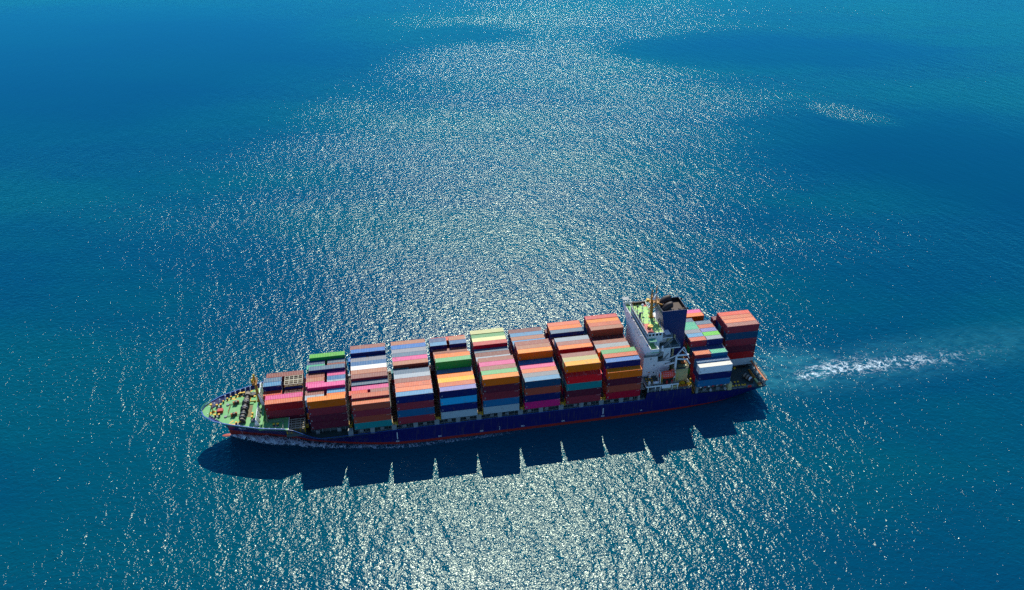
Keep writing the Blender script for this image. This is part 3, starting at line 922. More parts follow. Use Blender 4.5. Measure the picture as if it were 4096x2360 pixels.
# oil bunkering gear, gold coloured, at the after corner
q = MB().ball((76.0, 1.2, 10.4), .45).ball((75.2, 1.6, 10.2), .4).cyl((75.5, .6, 10.1), (76.4, 2.0, 10.1), .22).cyl((75.8, 1.2, 9.3), (75.8, 1.2, 12.3), .16).cyl((74.6, 1.5, 9.8), (76.2, 1.2, 9.9), .2).ball((75.9, 1.2, 12.3), .3)
bpart(q, 'bunker_manifold', M_YEL)
for x_, y_ in ((71.9, 2.3), (73.8, 2.6)):
    bpart(MB().cyl((x_, y_, 9.35), (x_, y_, 10.0), .9, .9, 14), 'ventilator', M_YEL)
q = MB().box(72, 75, 1.0, 1.3, 9.4, 10.2).box(71.5, 74, 3.0, 3.3, 9.4, 9.9)
bpart(q, 'pipe_run', M_ORANGE)

# provision crane
cr = empty('provision_crane', (0, 0, 0)); cr.parent = ship
q = MB().cyl((70.7, 3.6, 12.0), (70.9, 4.0, 21.0), .42, .36, 12)
q.build('crane_post', M_WHITE, cr, ORG)
q = MB()
q.bar((70.9, 4.0, 21.0), (75.6, 4.6, 20.4), .45, .5).bar((70.9, 4.0, 19.6), (75.2, 4.4, 18.6), .4).bar((75.2, 4.4, 18.6), (76.4, 4.4, 16.6), .45)
q.bar((70.9, 4, 21), (74.2, 6.0, 22.8), .28).bar((74.2, 6.0, 22.8), (76.0, 4.6, 18.8), .22).bar((73.4, 5.5, 22.3), (75.4, 4.6, 20.2), .2)
q.build('crane_jib', M_WHITE, cr, ORG)
q = MB().bar((70.9, 4.1, 21.0), (67.4, 5.6, 18.2), .3).bar((70.6, 4.2, 18.0), (67.3, 5.6, 16.2), .4, .5)
q.build('crane_brace', M_WHITE, cr, ORG)

# davit frames for the lifeboat
for x_ in (64.6, 70.2):
    q = MB()
    q.bar((x_, .9, 12), (x_, 1.2, 16.3), .22, .3).bar((x_, 4.6, 12), (x_, 3.2, 16.0), .2).bar((x_, 1.2, 16.3), (x_, 3.4, 16.2), .2)
    q.bar((x_ - .45, 1.0, 12), (x_ - .2, 3.6, 15.2), .16)
    part(q, 'lifeboat_davit', M_WHITE if x_ < 66 else M_RUSTW)
    q = MB()
    for k in range(10): q.bar((x_ + .25, .75, 12.3 + k * .38), (x_ + .65, .75, 12.3 + k * .38), .05)
    q.bar((x_ + .25, .75, 12), (x_ + .25, .75, 16), .06).bar((x_ + .65, .75, 12), (x_ + .65, .75, 16), .06)
    part(q, 'ladder', M_YEL)

# funnel
fu = empty('funnel', (0, 0, 0)); fu.parent = ship
q = MB()
fx0, fx1, fy0, fy1, fz0, fz1 = 67.3, 76.3, 11.7, 20.4, 15.0, 34.7
q.hexa([(fx0 + 3.2, fy0, fz0), (fx1, fy0, fz0), (fx1, fy1, fz0), (fx0 + 3.2, fy1, fz0), (fx0 + .1, fy0, 33.2), (fx1, fy0, 33.2), (fx1, fy1, 33.2), (fx0 + .1, fy1, 33.2)])
q.build('funnel_casing', M_NAVY, fu, ORG)
q = MB()
t_ = .12
q.box(fx0, fx1, fy0, fy0 + t_, 33.2, fz1).box(fx0, fx1, fy1 - t_, fy1, 33.2, fz1).box(fx0, fx0 + t_, fy0 + t_, fy1 - t_, 33.2, fz1).box(fx1 - t_, fx1, fy0 + t_, fy1 - t_, 33.2, fz1)
q.build('funnel_rim', M_NAVY, fu, ORG)
q = MB()
q.box(fx0 + t_ + .005, fx1 - t_ - .005, fy1 - t_ - .05, fy1 - t_ - .005, 33.25, fz1 - .05).box(fx1 - t_ - .05, fx1 - t_ - .005, fy0 + t_ + .01, fy1 - t_ - .06, 33.25, fz1 - .05)
q.build('sooty_lining', M_BLACK, fu, ORG)
q = MB().box(fx0 + .15, fx1 - .15, fy0 + .15, fy1 - .2, 33.2, 33.3)
q.build('funnel_top_plate', M_SOOT, fu, ORG)
def pipe(cx, cy, r, R_, zc, tilt):
    q = MB()
    cs = []
    for k in range(13):
        a = math.pi * .5 * k / 12
        cs.append((Vector((cx + R_ * (1 - math.cos(a)), cy + tilt * math.sin(a), zc + R_ * math.sin(a) * .8)), Vector((math.sin(a), 0, math.cos(a)))))
    n = 18
    for c, d in cs:
        u = Vector((0, 1, 0)); v_ = d.cross(u)
        q.v += [tuple(c + u * math.cos(2 * math.pi * i / n) * r + v_ * math.sin(2 * math.pi * i / n) * r) for i in range(n)]
    for k in range(len(cs) - 1):
        for i in range(n):
            i2 = (i + 1) % n
            q.f.append((k * n + i, k * n + i2, (k + 1) * n + i2, (k + 1) * n + i)); q.m.append(0)
    q.f.append(tuple((len(cs) - 1) * n + i for i in range(n))); q.m.append(1)
    q.build('exhaust_pipe', [M_RUST, M_BLACK], fu, ORG, True)
pipe(68.7, 13.9, 1.15, 2.9, 33.2, .5)
pipe(68.9, 17.5, 1.35, 3.3, 33.2, .7)
q = MB().cyl((74.6, 14.3, 33.3), (74.6, 14.3, 33.8), .55, .55, 12).cyl((75.4, 13.0, 33.3), (75.4, 13.0, 34.5), .3, .3, 10).bar((72.3, 12.4, 33.4), (71.6, 13.4, 34.2), .25)
q.build('small_vent', M_SOOT, fu, ORG)
q = MB().cyl((76.4, 18.9, 34.4), (77.0, 18.9, 34.9), .35).cyl((76.2, 12.3, 34.4), (76.8, 12.3, 34.8), .4)
q.build('horn', M_BLACK, fu, ORG)
q = MB().rail([(66.3, 8.4, 27.1), (66.3, 8.4, 27.1 + .01)], 1, 1)
# radar mast
rm = empty('radar_mast', (0, 0, 0)); rm.parent = ship
q = MB().cyl((65.0, 16.2, 30), (64.6, 16.1, 38.6), .62, .42, 14).cyl((65.0, 16.2, 30), (65.0, 16.2, 30.3), .95, .95, 14)
q.build('mast_tube', M_MAST, rm, ORG)
q = MB().box(63.6, 67.2, 14.9, 17.2, 36.4, 36.55).rail([(64.6, 14.9, 36.5), (67.2, 14.9, 36.5), (67.2, 17.2, 36.5), (64.6, 17.2, 36.5)], 1.0, 1.2, .1)
q.bar((65, 16, 33.4), (67.2, 15.4, 36.4), .3).bar((65, 16, 36.4), (68.4, 15, 35.4), .35)
q.build('mast_platform', M_MAST, rm, ORG)
q = MB()
for s in (-.35, .35):
    q.bar((64.6 + s, 16 + s, 38.4), (64.4, 16, 41.6), .16).bar((64.6 + s, 16 - s, 38.4), (64.4, 16, 41.6), .16)
    q.bar((66.1 + s * .5, 16.4 + s * .5, 36.5), (66.2, 16.4, 42.8), .12).bar((66.1 - s * .5, 16.4 + s * .5, 36.5), (66.2, 16.4, 42.8), .12)
for z in (39.2, 40.2, 41.0): q.bar((64.2, 15.8, z), (64.8, 16.2, z), .12)
for z in (37.6, 38.8, 40.0, 41.2, 42.2): q.bar((65.8, 16.2, z), (66.5, 16.6, z), .14)
q.build('mast_lattice', M_MAST, rm, ORG)
q = MB().bar((64.5, 15.0, 38.0), (66.9, 16.8, 39.9), .3, .35).cyl((65.6, 15.9, 37.2), (65.6, 15.9, 38.8), .3, .25, 10)
q.build('radar_scanner', M_WHITE, rm, ORG)
q = MB().bar((62.6, 16.0, 41.0), (65.4, 15.6, 39.8), .14, .2)
q.build('radar_scanner', M_STEEL, rm, ORG)
q = MB().cyl((63.0, 15.8, 37.6), (63.0, 15.8, 37.9), .62, .62, 14).cyl((63.0, 15.8, 37.1), (63.0, 15.8, 37.25), .7, .7, 14).bar((63, 15.8, 37.3), (64.6, 16, 37.3), .25)
q.build('mast_lamp_platform', M_YEL, rm, ORG)
q = MB().ball((68.6, 15.0, 35.4), .42)
q.build('horn', M_RUST, rm, ORG)
# domes and lamps on the roof
def dome(x, y, h, r, m1, m2, name):
    a = empty(name, (0, 0, 0)); a.parent = ship
    MB().cyl((x, y, 30.02), (x, y, 30.15), .42, .42, 12).cyl((x, y, 30), (x, y, 30 + h), .1, .1, 8).build('post', M_DSTEEL, a, ORG)
    MB().ball((x, y, 30 + h + r * .6), r, 0, 14).build('dome', m1, a, ORG, True)
dome(62.7, 19.4, 3.0, .5, M_WHITE, 0, 'satellite_dome')
dome(61.2, 20.3, 2.0, .42, M_DSTEEL, 0, 'satellite_dome')
dome(65.1, 18.9, 1.6, .25, M_YEL, 0, 'signal_lamp')
dome(62.1, 10.4, 2.2, .28, M_WHITE, 0, 'satellite_dome')
dome(60.9, 12.6, 1.5, .24, M_WHITE, 0, 'signal_lamp')
dome(65.1, 13.2, 1.4, .3, M_STEEL, 0, 'satellite_dome')
q = MB().cyl((60.9, 16.4, 30.02), (60.9, 16.4, 31.7), .42, .38, 10).ball((60.9, 16.4, 31.9), .42)
part(q, 'compass_binnacle', M_NAVY)
q = MB().cyl((61.8, 8.0, 31.7), (61.8, 8.0, 31.95), .95, .95, 18, 0)
for k in range(4):
    a = k * math.pi / 2
    q.bar((61.8 + .8 * math.cos(a), 8 + .8 * math.sin(a), 30), (61.8 + .8 * math.cos(a), 8 + .8 * math.sin(a), 31.7), .09)
part(q, 'antenna_table', M_YEL)
for x_, y_, h in ((61.0, 24.5, 3.2), (61.3, 22.6, 2.6), (60.7, 23.6, 2.4), (65.6, 21.3, 2.0), (65.8, 24.2, 2.6), (60.7, 14.0, 2.2), (63.4, 25.3, 3.0), (65.8, 8.0, 2.4), (66.0, 11.2, 2.0), (65.3, 9.6, 2.4)):
    part(MB().cyl((x_, y_, 30.02), (x_, y_, 30 + h), .06, .05, 6).cyl((x_, y_, 30.02), (x_, y_, 30.3), .16, .16, 8), 'whip_antenna', M_MAST)
q = MB().rail([(66.9, 7.2, 27.1), (67.4, 10.8, 27.1)], 1.0, 1.0, .07).box(66.3, 68.0, 7.1, 11.5, 26.9, 27.05)
q.rail([(66.2, 12, 30), (67.1, 12, 30), (67.1, 13.6, 30), (66.2, 13.6, 30)], 1.1, .8, .09).box(66.25, 67.1, 12, 13.6, 29.8, 29.95)
part(q, 'funnel_gangway', M_STEEL)

# lifeboat and rafts: carried things
def lifeboat():
    o = empty('lifeboat', (67.5, 2.45, 13.4), 'red enclosed lifeboat hanging in white davits on the boat deck', 'lifeboat')
    org = (67.5, 2.45, 13.4)
    q = MB()
    secs = [(-3.05, .25, .5, .9), (-2.6, .85, .15, 1.5), (-1.9, 1.15, -.25, 2.2), (-.8, 1.25, -.35, 2.5), (.8, 1.25, -.35, 2.5), (1.9, 1.15, -.2, 2.4), (2.6, .85, .1, 1.9), (3.05, .3, .5, 1.2)]
    k0 = 0
    ring = 10
    for x, hw, zb, zt in secs:
        zm = 1.0
        pr = [(0, zb), (hw * .6, zb + .15), (hw * .95, zb + .6), (hw, zm), (hw * .95, zm + .12), (hw * .62, zm + (zt - zm) * .75), (hw * .3, zt), (-hw * .3, zt), (-hw * .62, zm + (zt - zm) * .75), (-hw * .95, zm + .12), (-hw, zm), (-hw * .95, zb + .6), (-hw * .6, zb + .15)]
        ring = len(pr)
        q.v += [(67.5 + x, 2.45 + y, 13.4 + z) for y, z in pr]
    for i in range(len(secs) - 1):
        for j in range(ring):
            j2 = (j + 1) % ring
            q.f.append((i * ring + j, (i + 1) * ring + j, (i + 1) * ring + j2, i * ring + j2)); q.m.append(0)
    q.f.append(tuple(range(ring))[::-1]); q.m.append(0)
    q.f.append(tuple((len(secs) - 1) * ring + i for i in range(ring))); q.m.append(0)
    q.build('boat_hull', mat('lifeboat_red', (240, 70, 44), 0.35, 0.15), o, org, True)
    c = MB().box(69.0, 69.9, 2.0, 2.9, 15.5, 16.2)
    c.build('cockpit', mat('lifeboat_hatch', (240, 100, 80), 0.4, 0.1), o, org)
    c = MB().box(69.1, 69.8, 1.96, 2.02, 15.75, 16.05)
    c.build('cockpit_window', M_GLASS, o, org)
    c = MB()
    for x in (-1.6, -.8, 0, .8, 1.6):
        for y, z in ((-1.28, 1.2), (-1.0, 1.75), (-.6, 2.3)):
            c = MB().box(67.5 + x - .16, 67.5 + x + .16, 2.45 + y - .03, 2.45 + y + .03, 13.4 + z, 13.4 + z + .08)
            c.build('grab_rail', M_WHITE, o, org)
    c = MB().bar((64.7, 2.4, 16.1), (65.3, 2.4, 15.2), .1).bar((70.2, 2.4, 16.1), (69.8, 2.4, 15.2), .1)
    c.build('fall_hook', M_STEEL, o, org)
lifeboat()
def raft(x, y, ang, label, r=.42, l=1.3, m=M_WHITE, upright=False, cat='life raft', name='life_raft_canister', grp='white life raft canisters on the boat deck'):
    o = empty(name, (x, y, 12.02), label, cat, grp)
    org = (x, y, 12.02)
    q = MB()
    if upright: q.cyl((x, y, 12.1), (x, y, 12.1 + l), r, r * .9, 16)
    else: q.cyl((x - l / 2 * math.cos(ang), y - l / 2 * math.sin(ang), 12.6), (x + l / 2 * math.cos(ang), y + l / 2 * math.sin(ang), 12.6), r, r, 16)
    q.build('canister', m, o, org)
    q = MB()
    if upright: q.cyl((x, y, 12.6), (x, y, 12.68), r * 1.06, r * 1.06, 16)
    else:
        for s in (-.3, .3):
            c = Vector((x + s * l * math.cos(ang), y + s * l * math.sin(ang), 12.6)); d = Vector((math.cos(ang), math.sin(ang), 0)) * .05
            q.cyl(c - d, c + d, r * 1.05, r * 1.05, 16)
            q.box(c.x - .08, c.x + .08, y - .4, y + .4, 12.02, 12.25)
    q.build('strap', M_DSTEEL, o, org)
raft(60.6, .75, 0, 'upright white canister at the forward corner of the boat deck', .42, 1.3, upright=True)
raft(63.1, .95, 0, 'white cylinder lying on its cradle beside the yellow muster dots', .5, 1.9)
raft(62.2, 5.0, 0, 'white round canister against the foot of the white house wall', .5, 1.1, upright=True)
for x_, lb in ((67.0, 'red drum under the lifeboat, the one closer to the bow'), (68.9, 'red drum under the lifeboat, the one closer to the stern')):
    raft(x_, .7, 0, lb, .36, .85, M_RED, True, 'drum', 'red_drum', 'red drums below the lifeboat')
# ------------------------------------------------------------------ stern gear
def mooring_winch(x, y, z):
    a = empty('mooring_winch', (0, 0, 0)); a.parent = ship
    d = Vector((.45, -1, 0)).normalized()
    c = Vector((x, y, z + 1.05))
    for k, (o_, r, m_) in enumerate(((-1.3, .85, M_ROPE), (0, .95, M_ROPE), (1.2, .8, M_WHITE))):
        p = c + d * o_
        MB().cyl(p - d * .4, p + d * .4, r, r, 16).build('rope_drum', m_, a, ORG)
        for s in (-.45, .45):
            MB().cyl(p + d * (s - .04), p + d * (s + .04), r * 1.12, r * 1.12, 16).build('flange', M_DSTEEL, a, ORG)
    q = MB().cyl(c - d * 2, c + d * 2, .14, .14, 8)
    for o_ in (-1.8, -.65, .6, 1.8):
        p = c + d * o_
        q.box(p.x - .5, p.x + .5, p.y - .12, p.y + .12, z, z + 1.1)
    q.build('winch_bed', M_DSTEEL, a, ORG)
mooring_winch(99.9, 4.6, 6.08)
mooring_winch(99.6, 26.6, 6.08)
bollard(94.6, 3.0, 6.08)
bollard(95.4, .95, 6.08)
bollard(93.0, .95, 6.08)
bollard(94.6, 29.0, 6.08)
for x_, y_ in ((97.4, 1.7), (99.6, 7.2), (101.6, 5.4), (98, 12)):
    part(MB().cyl((x_, y_, 6.08), (x_, y_, 6.75), .4, .25, 10).box(x_ - .5, x_ + .5, y_ - .12, y_ + .12, 6.1, 6.5), 'roller_fairlead', M_YEL)
for y_ in (.6, 2.7, 5.2, 7.8, 10.3, 13.0, 16.0, 19.2, 22.0, 24.6, 27.2, 29.6, 31.4):
    q = MB().box(103.9, 104.6, y_ - .28, y_ + .28, 6.0, 8.3)
    part(q, 'stern_post', M_STEEL)
q = MB().box(104.1, 104.9, .3, 31.7, 8.3, 8.55)
q.bar((104.9, .3, 8.45), (105.3, .3, 8.45), .2)
part(q, 'stern_gallery_beam', M_ORANGE)
q = MB().rail([(104.9, .6, 8.5), (104.9, 31.4, 8.5)], 1.0, 1.7, .07)
q.bar((105.0, 9.2, 8.5), (105.1, 9.2, 11.2), .1)
part(q, 'stern_railing', M_RUSTW)
q = MB().rail([(104.9, 1, 6.1), (104.9, 31, 6.1)], 1.0, 1.7, .06)
part(q, 'stern_railing', M_WHITE)
q = MB().box(102.2, 103.0, .3, 4.6, 6.15, 6.5)
part(q, 'accommodation_ladder', mat('ladder_cream', (196, 198, 120), 0.6, 0.5, scale=1.5))
q = MB().box(102.4, 103.2, 4.7, 10.2, 6.15, 6.45)
q.bar((102.8, 4.7, 6.6), (102.8, 10.0, 6.6), .25)
part(q, 'accommodation_ladder', M_MAST)
q = MB().box(102.1, 103.1, .5, 1.5, 6.5, 7.0)
part(q, 'ladder_winch', M_ORANGE)
q = MB().box(97.9, 99.3, .3, .7, 6.1, 6.9)
part(q, 'deck_locker', M_RED)
for x_, y_ in ((92.6, 12.5), (102.6, 12.5), (92.6, 22.2), (102.6, 22.2)):
    part(MB().box(x_ - .5, x_ + .5, y_ - .5, y_ + .5, 6.08, 7.15), 'container_pedestal', M_DSTEEL)
q = MB().box(92.4, 105.0, 12.0, 31, 6.9, 7.12)
part(q, 'container_support_frame', M_DSTEEL)
q = MB()
rr = random.Random(9)
for k in range(7):
    q.box(80.2 + k * 1.55, 80.9 + k * 1.55, 1.78, 1.88, 7.2, 7.9, k % 2)
part(q, 'coaming_vent', [M_WHITE, M_RED])
q = MB().rail([(76.9, 1.2, 9.3), (78.2, 1.2, 6.2)], 1.0, 1.0, .08).bar((76.6, 3.4, 9.2), (77.6, .8, 6.1), .3)
part(q, 'deck_ladder', M_MAST)
q = MB().cyl((84.0, .9, 6.1), (84.0, .9, 6.9), .4).cyl((89.5, .9, 6.1), (89.5, .9, 6.8), .45)
part(q, 'ventilator', M_WHITE)
# ------------------------------------------------------------------ containers
PAL = {
 'maroon': (104, 40, 36), 'dark maroon': (72, 22, 28), 'brown': (134, 66, 48), 'dark red': (128, 24, 26), 'salmon': (200, 94, 54), 'peach': (214, 112, 62), 'orange': (226, 112, 4),
 'amber': (240, 132, 0), 'yellow': (246, 166, 0), 'pink': (216, 74, 134), 'magenta': (170, 30, 118), 'blue': (16, 92, 138), 'navy': (10, 34, 96), 'bright blue': (0, 104, 172), 'sky blue': (62, 132, 168), 'cyan': (22, 138, 176),
 'teal': (10, 112, 112), 'mint': (52, 166, 124), 'green': (40, 128, 52), 'lime': (84, 178, 38), 'pale green': (92, 158, 96), 'white': (226, 222, 206), 'cream': (206, 202, 136), 'grey': (126, 128, 134), 'pale grey': (150, 160, 164),
 'slate': (70, 102, 122), 'lavender': (120, 120, 176), 'tan': (166, 104, 72), 'mauve': (144, 84, 70), 'red': (186, 20, 28), 'crimson': (136, 10, 40), 'beige': (178, 168, 108), 'vermilion': (212, 70, 32), 'rosy': (188, 66, 58), 'dusky blue': (36, 70, 110),
}
WALLP = {'magenta': (176, 18, 92), 'pale grey': (140, 154, 158), 'orange': (236, 84, 0), 'amber': (238, 92, 0), 'blue': (12, 82, 118), 'dusky blue': (12, 56, 84), 'sky blue': (40, 110, 160), 'maroon': (122, 34, 46), 'brown': (146, 60, 42), 'dark maroon': (80, 18, 36), 'dark red': (150, 16, 22), 'crimson': (150, 0, 34), 'red': (202, 8, 20), 'navy': (4, 20, 78), 'green': (20, 120, 50)}  # wall copies of the paints, retuned for the blue shade on the sides
SIDE = {'peach': 'maroon', 'salmon': 'maroon', 'sky blue': 'navy', 'lavender': 'navy', 'slate': 'navy', 'tan': 'brown', 'mauve': 'maroon', 'pale green': 'green', 'pink': 'magenta', 'rosy': 'crimson'}

def paint_material(name, rough, roof):
    m = bpy.data.materials.new(name)
    m.use_nodes = True
    t = m.node_tree
    b = t.nodes['Principled BSDF']
    b.inputs['Roughness'].default_value = rough
    b.inputs['Specular IOR Level'].default_value = .20
    oi = node(t, 'ShaderNodeObjectInfo')
    tc = node(t, 'ShaderNodeNewGeometry')
    off = node(t, 'ShaderNodeVectorMath', operation='ADD')
    t.links.new(tc.outputs['Position'], off.inputs[0])
    cmb = node(t, 'ShaderNodeCombineXYZ')
    t.links.new(math_n(t, 'MULTIPLY', oi.outputs['Random'], 90.0), cmb.inputs[0])
    t.links.new(math_n(t, 'MULTIPLY', oi.outputs['Random'], 37.0), cmb.inputs[2])
    t.links.new(cmb.outputs[0], off.inputs[1])
    v = off.outputs[0]
    # chalky fading in cross streaks
    n1 = noise(t, mapped(t, v, scale=(.35, 2.2, 1.2)), 1.0, 4, .6)
    f1 = mrange(t, n1, .42, .78, 0.0, .20 if roof else .10)
    mx = node(t, 'ShaderNodeMix', data_type='RGBA')
    t.links.new(f1, mx.inputs[0])
    t.links.new(oi.outputs['Color'], mx.inputs[6])
    mx.inputs[7].default_value = (.52, .49, .44, 1) if roof else (.30, .27, .26, 1)
    # rust patches
    n2 = noise(t, v, .55, 7, .7)
    f2 = mrange(t, n2, .54, .74, 0.0, .6)
    m2 = node(t, 'ShaderNodeMix', data_type='RGBA')
    t.links.new(f2, m2.inputs[0])
    t.links.new(mx.outputs[2], m2.inputs[6])
    m2.inputs[7].default_value = (.15, .065, .035, 1)
    # scuffs to bare white metal
    n3 = noise(t, v, 2.6, 4, .75)
    f3 = mrange(t, n3, .66, .70, 0.0, .6 if roof else .25)
    m3 = node(t, 'ShaderNodeMix', data_type='RGBA')
    t.links.new(f3, m3.inputs[0])
    t.links.new(m2.outputs[2], m3.inputs[6])
    m3.inputs[7].default_value = (.6, .58, .54, 1)
    hv = node(t, 'ShaderNodeHueSaturation')
    t.links.new(m3.outputs[2], hv.inputs['Color'])
    t.links.new(mrange(t, oi.outputs['Random'], 0, 1, .82, 1.12, False), hv.inputs['Value'])
    t.links.new(hv.outputs[0], b.inputs['Base Color'])
    return m
M_CWALL = paint_material('container_wall_paint', .5, False)
M_CROOF = paint_material('container_roof_paint', .42, True)
M_CFIT = mat('corner_casting', (190, 186, 176), .5, .5, scale=2)
M_CROD = mat('locking_rod', (176, 178, 176), .4, .4, scale=3)

def proto(L, H):
    """meshes of one box: origin at its low near forward corner, x along the ship"""
    W = 2.438
    org = (0, 0, 0)
    fr = MB()
    for x in (0, L - .16):
        for y in (0, W - .16):
            fr.box(x, x + .16, y, y + .16, 0, H)
    for y in (0, W - .1):
        fr.box(.16, L - .16, y, y + .1, 0, .16)
        fr.box(.16, L - .16, y + .01, y + .09, H - .12, H - .02)
    for x in (0, L - .12):
        fr.box(x, x + .12, .16, W - .16, 0, .14)
        fr.box(x, x + .12, .16, W - .16, H - .16, H - .01)
    for x in (-.004, L - .174):
        for y in (-.004, W - .158):
            for z in (-.004, H - .114):
                fr.box(x, x + .178, y, y + .162, z, z + .118, 1)
    wl = MB()
    pitch = .278 * 2
    for y, s in ((.045, 1), (W - .045, -1)):
        x = .16
        pr = []
        while x < L - .16 - .01:
            pr += [(x, 0), (x + pitch * .32, 0), (x + pitch * .5, .05), (x + pitch * .82, .05)]
            x += pitch
        pr = [p for p in pr if p[0] < L - .16] + [(L - .16, 0)]
        for (xa, ya), (xb, yb) in zip(pr, pr[1:]):
            A = [(xa, y + s * ya, .14), (xb, y + s * yb, .14), (xb, y + s * yb, H - .1), (xa, y + s * ya, H - .1)]
            wl.quad(*(A if s > 0 else A[::-1]))
    for k in range(7):                                       # small owner's code and data strokes
        wl.box(L - .55 - k * .17, L - .47 - k * .17, .0, .02, H - .46, H - .32, 1)
    for k in range(4):
        wl.box(.4, .75, .0, .02, .6 + k * .16, .68 + k * .16, 1)
    wl.quad((.05, W - .16, .1), (.05, .16, .1), (.05, .16, H - .1), (.05, W - .16, H - .1))
    wl.quad((.16, .1, .15), (.16, W - .1, .15), (L - .16, W - .1, .15), (L - .16, .1, .15))
    rf = MB()
    pr = []
    x = .1
    while x < L - .1:
        pr += [(x, -.02), (x + pitch * .3, -.02), (x + pitch * .5, -.045), (x + pitch * .8, -.045)]
        x += pitch
    pr = [p for p in pr if p[0] < L - .12] + [(L - .1, -.02)]
    for (xa, za), (xb, zb) in zip(pr, pr[1:]):
        rf.quad((xa, .08, H + za), (xb, .08, H + zb), (xb, W - .08, H + zb), (xa, W - .08, H + za))
    dr = MB()
    dr.box(L - .07, L - .04, .16, W / 2 - .02, .15, H - .17, 0).box(L - .07, L - .04, W / 2 + .02, W - .16, .15, H - .17, 0)
    for y in (.42, .92, W - .92, W - .42):
        dr.box(L - .04, L - .005, y - .03, y + .03, .12, H - .12, 1)
        dr.box(L - .045, L - .008, y - .14, y + .14, 1.1, 1.2, 1)
    out = []
    for mb, nm, ms in ((wl, 'wall', [M_CWALL, M_CROD]), (rf, 'container_roof', [M_CROOF]), (fr, 'frame', [M_CWALL, M_CFIT]), (dr, 'door', [M_CWALL, M_CROD])):
        me = bpy.data.meshes.new(nm)
        me.from_pydata(mb.v, [], mb.f)
        for x_ in ms: me.materials.append(x_)
        me.polygons.foreach_set('material_index', mb.m)
        me.update()
        out.append((nm, me))
    return out
PROTO = {}
def add_container(x, y, z, L, H, roofc, sidec, label, flip=False):
    key = (round(L, 2), round(H, 2))
    if key not in PROTO: PROTO[key] = proto(L, H)
    o = empty('shipping_container', (x, y, z), label, 'shipping container', 'shipping containers stacked on the ship')
    for nm, me in PROTO[key]:
        c = bpy.data.objects.new(nm, me)
        k_ = 1.0 if nm == 'container_roof' else 1.55          # walls painted lighter to stand in for fill light, roofs weather
        c.color = (*(min(.85, q_ * k_) for q_ in lin(PAL[roofc] if nm == 'container_roof' else WALLP.get(sidec, PAL[sidec]))), 1)
        COL.objects.link(c)
        c.parent = o
    return o

NUM = ['first', 'second', 'third', 'fourth', 'fifth', 'sixth', 'seventh', 'eighth', 'ninth', 'tenth', 'eleventh', 'twelfth', 'thirteenth']
def bay_word(b):
    if b <= 9: return NUM[b - 1] + ' bay from bow'
    return 'bay behind the funnel' if b == 10 else 'tall sternmost block'

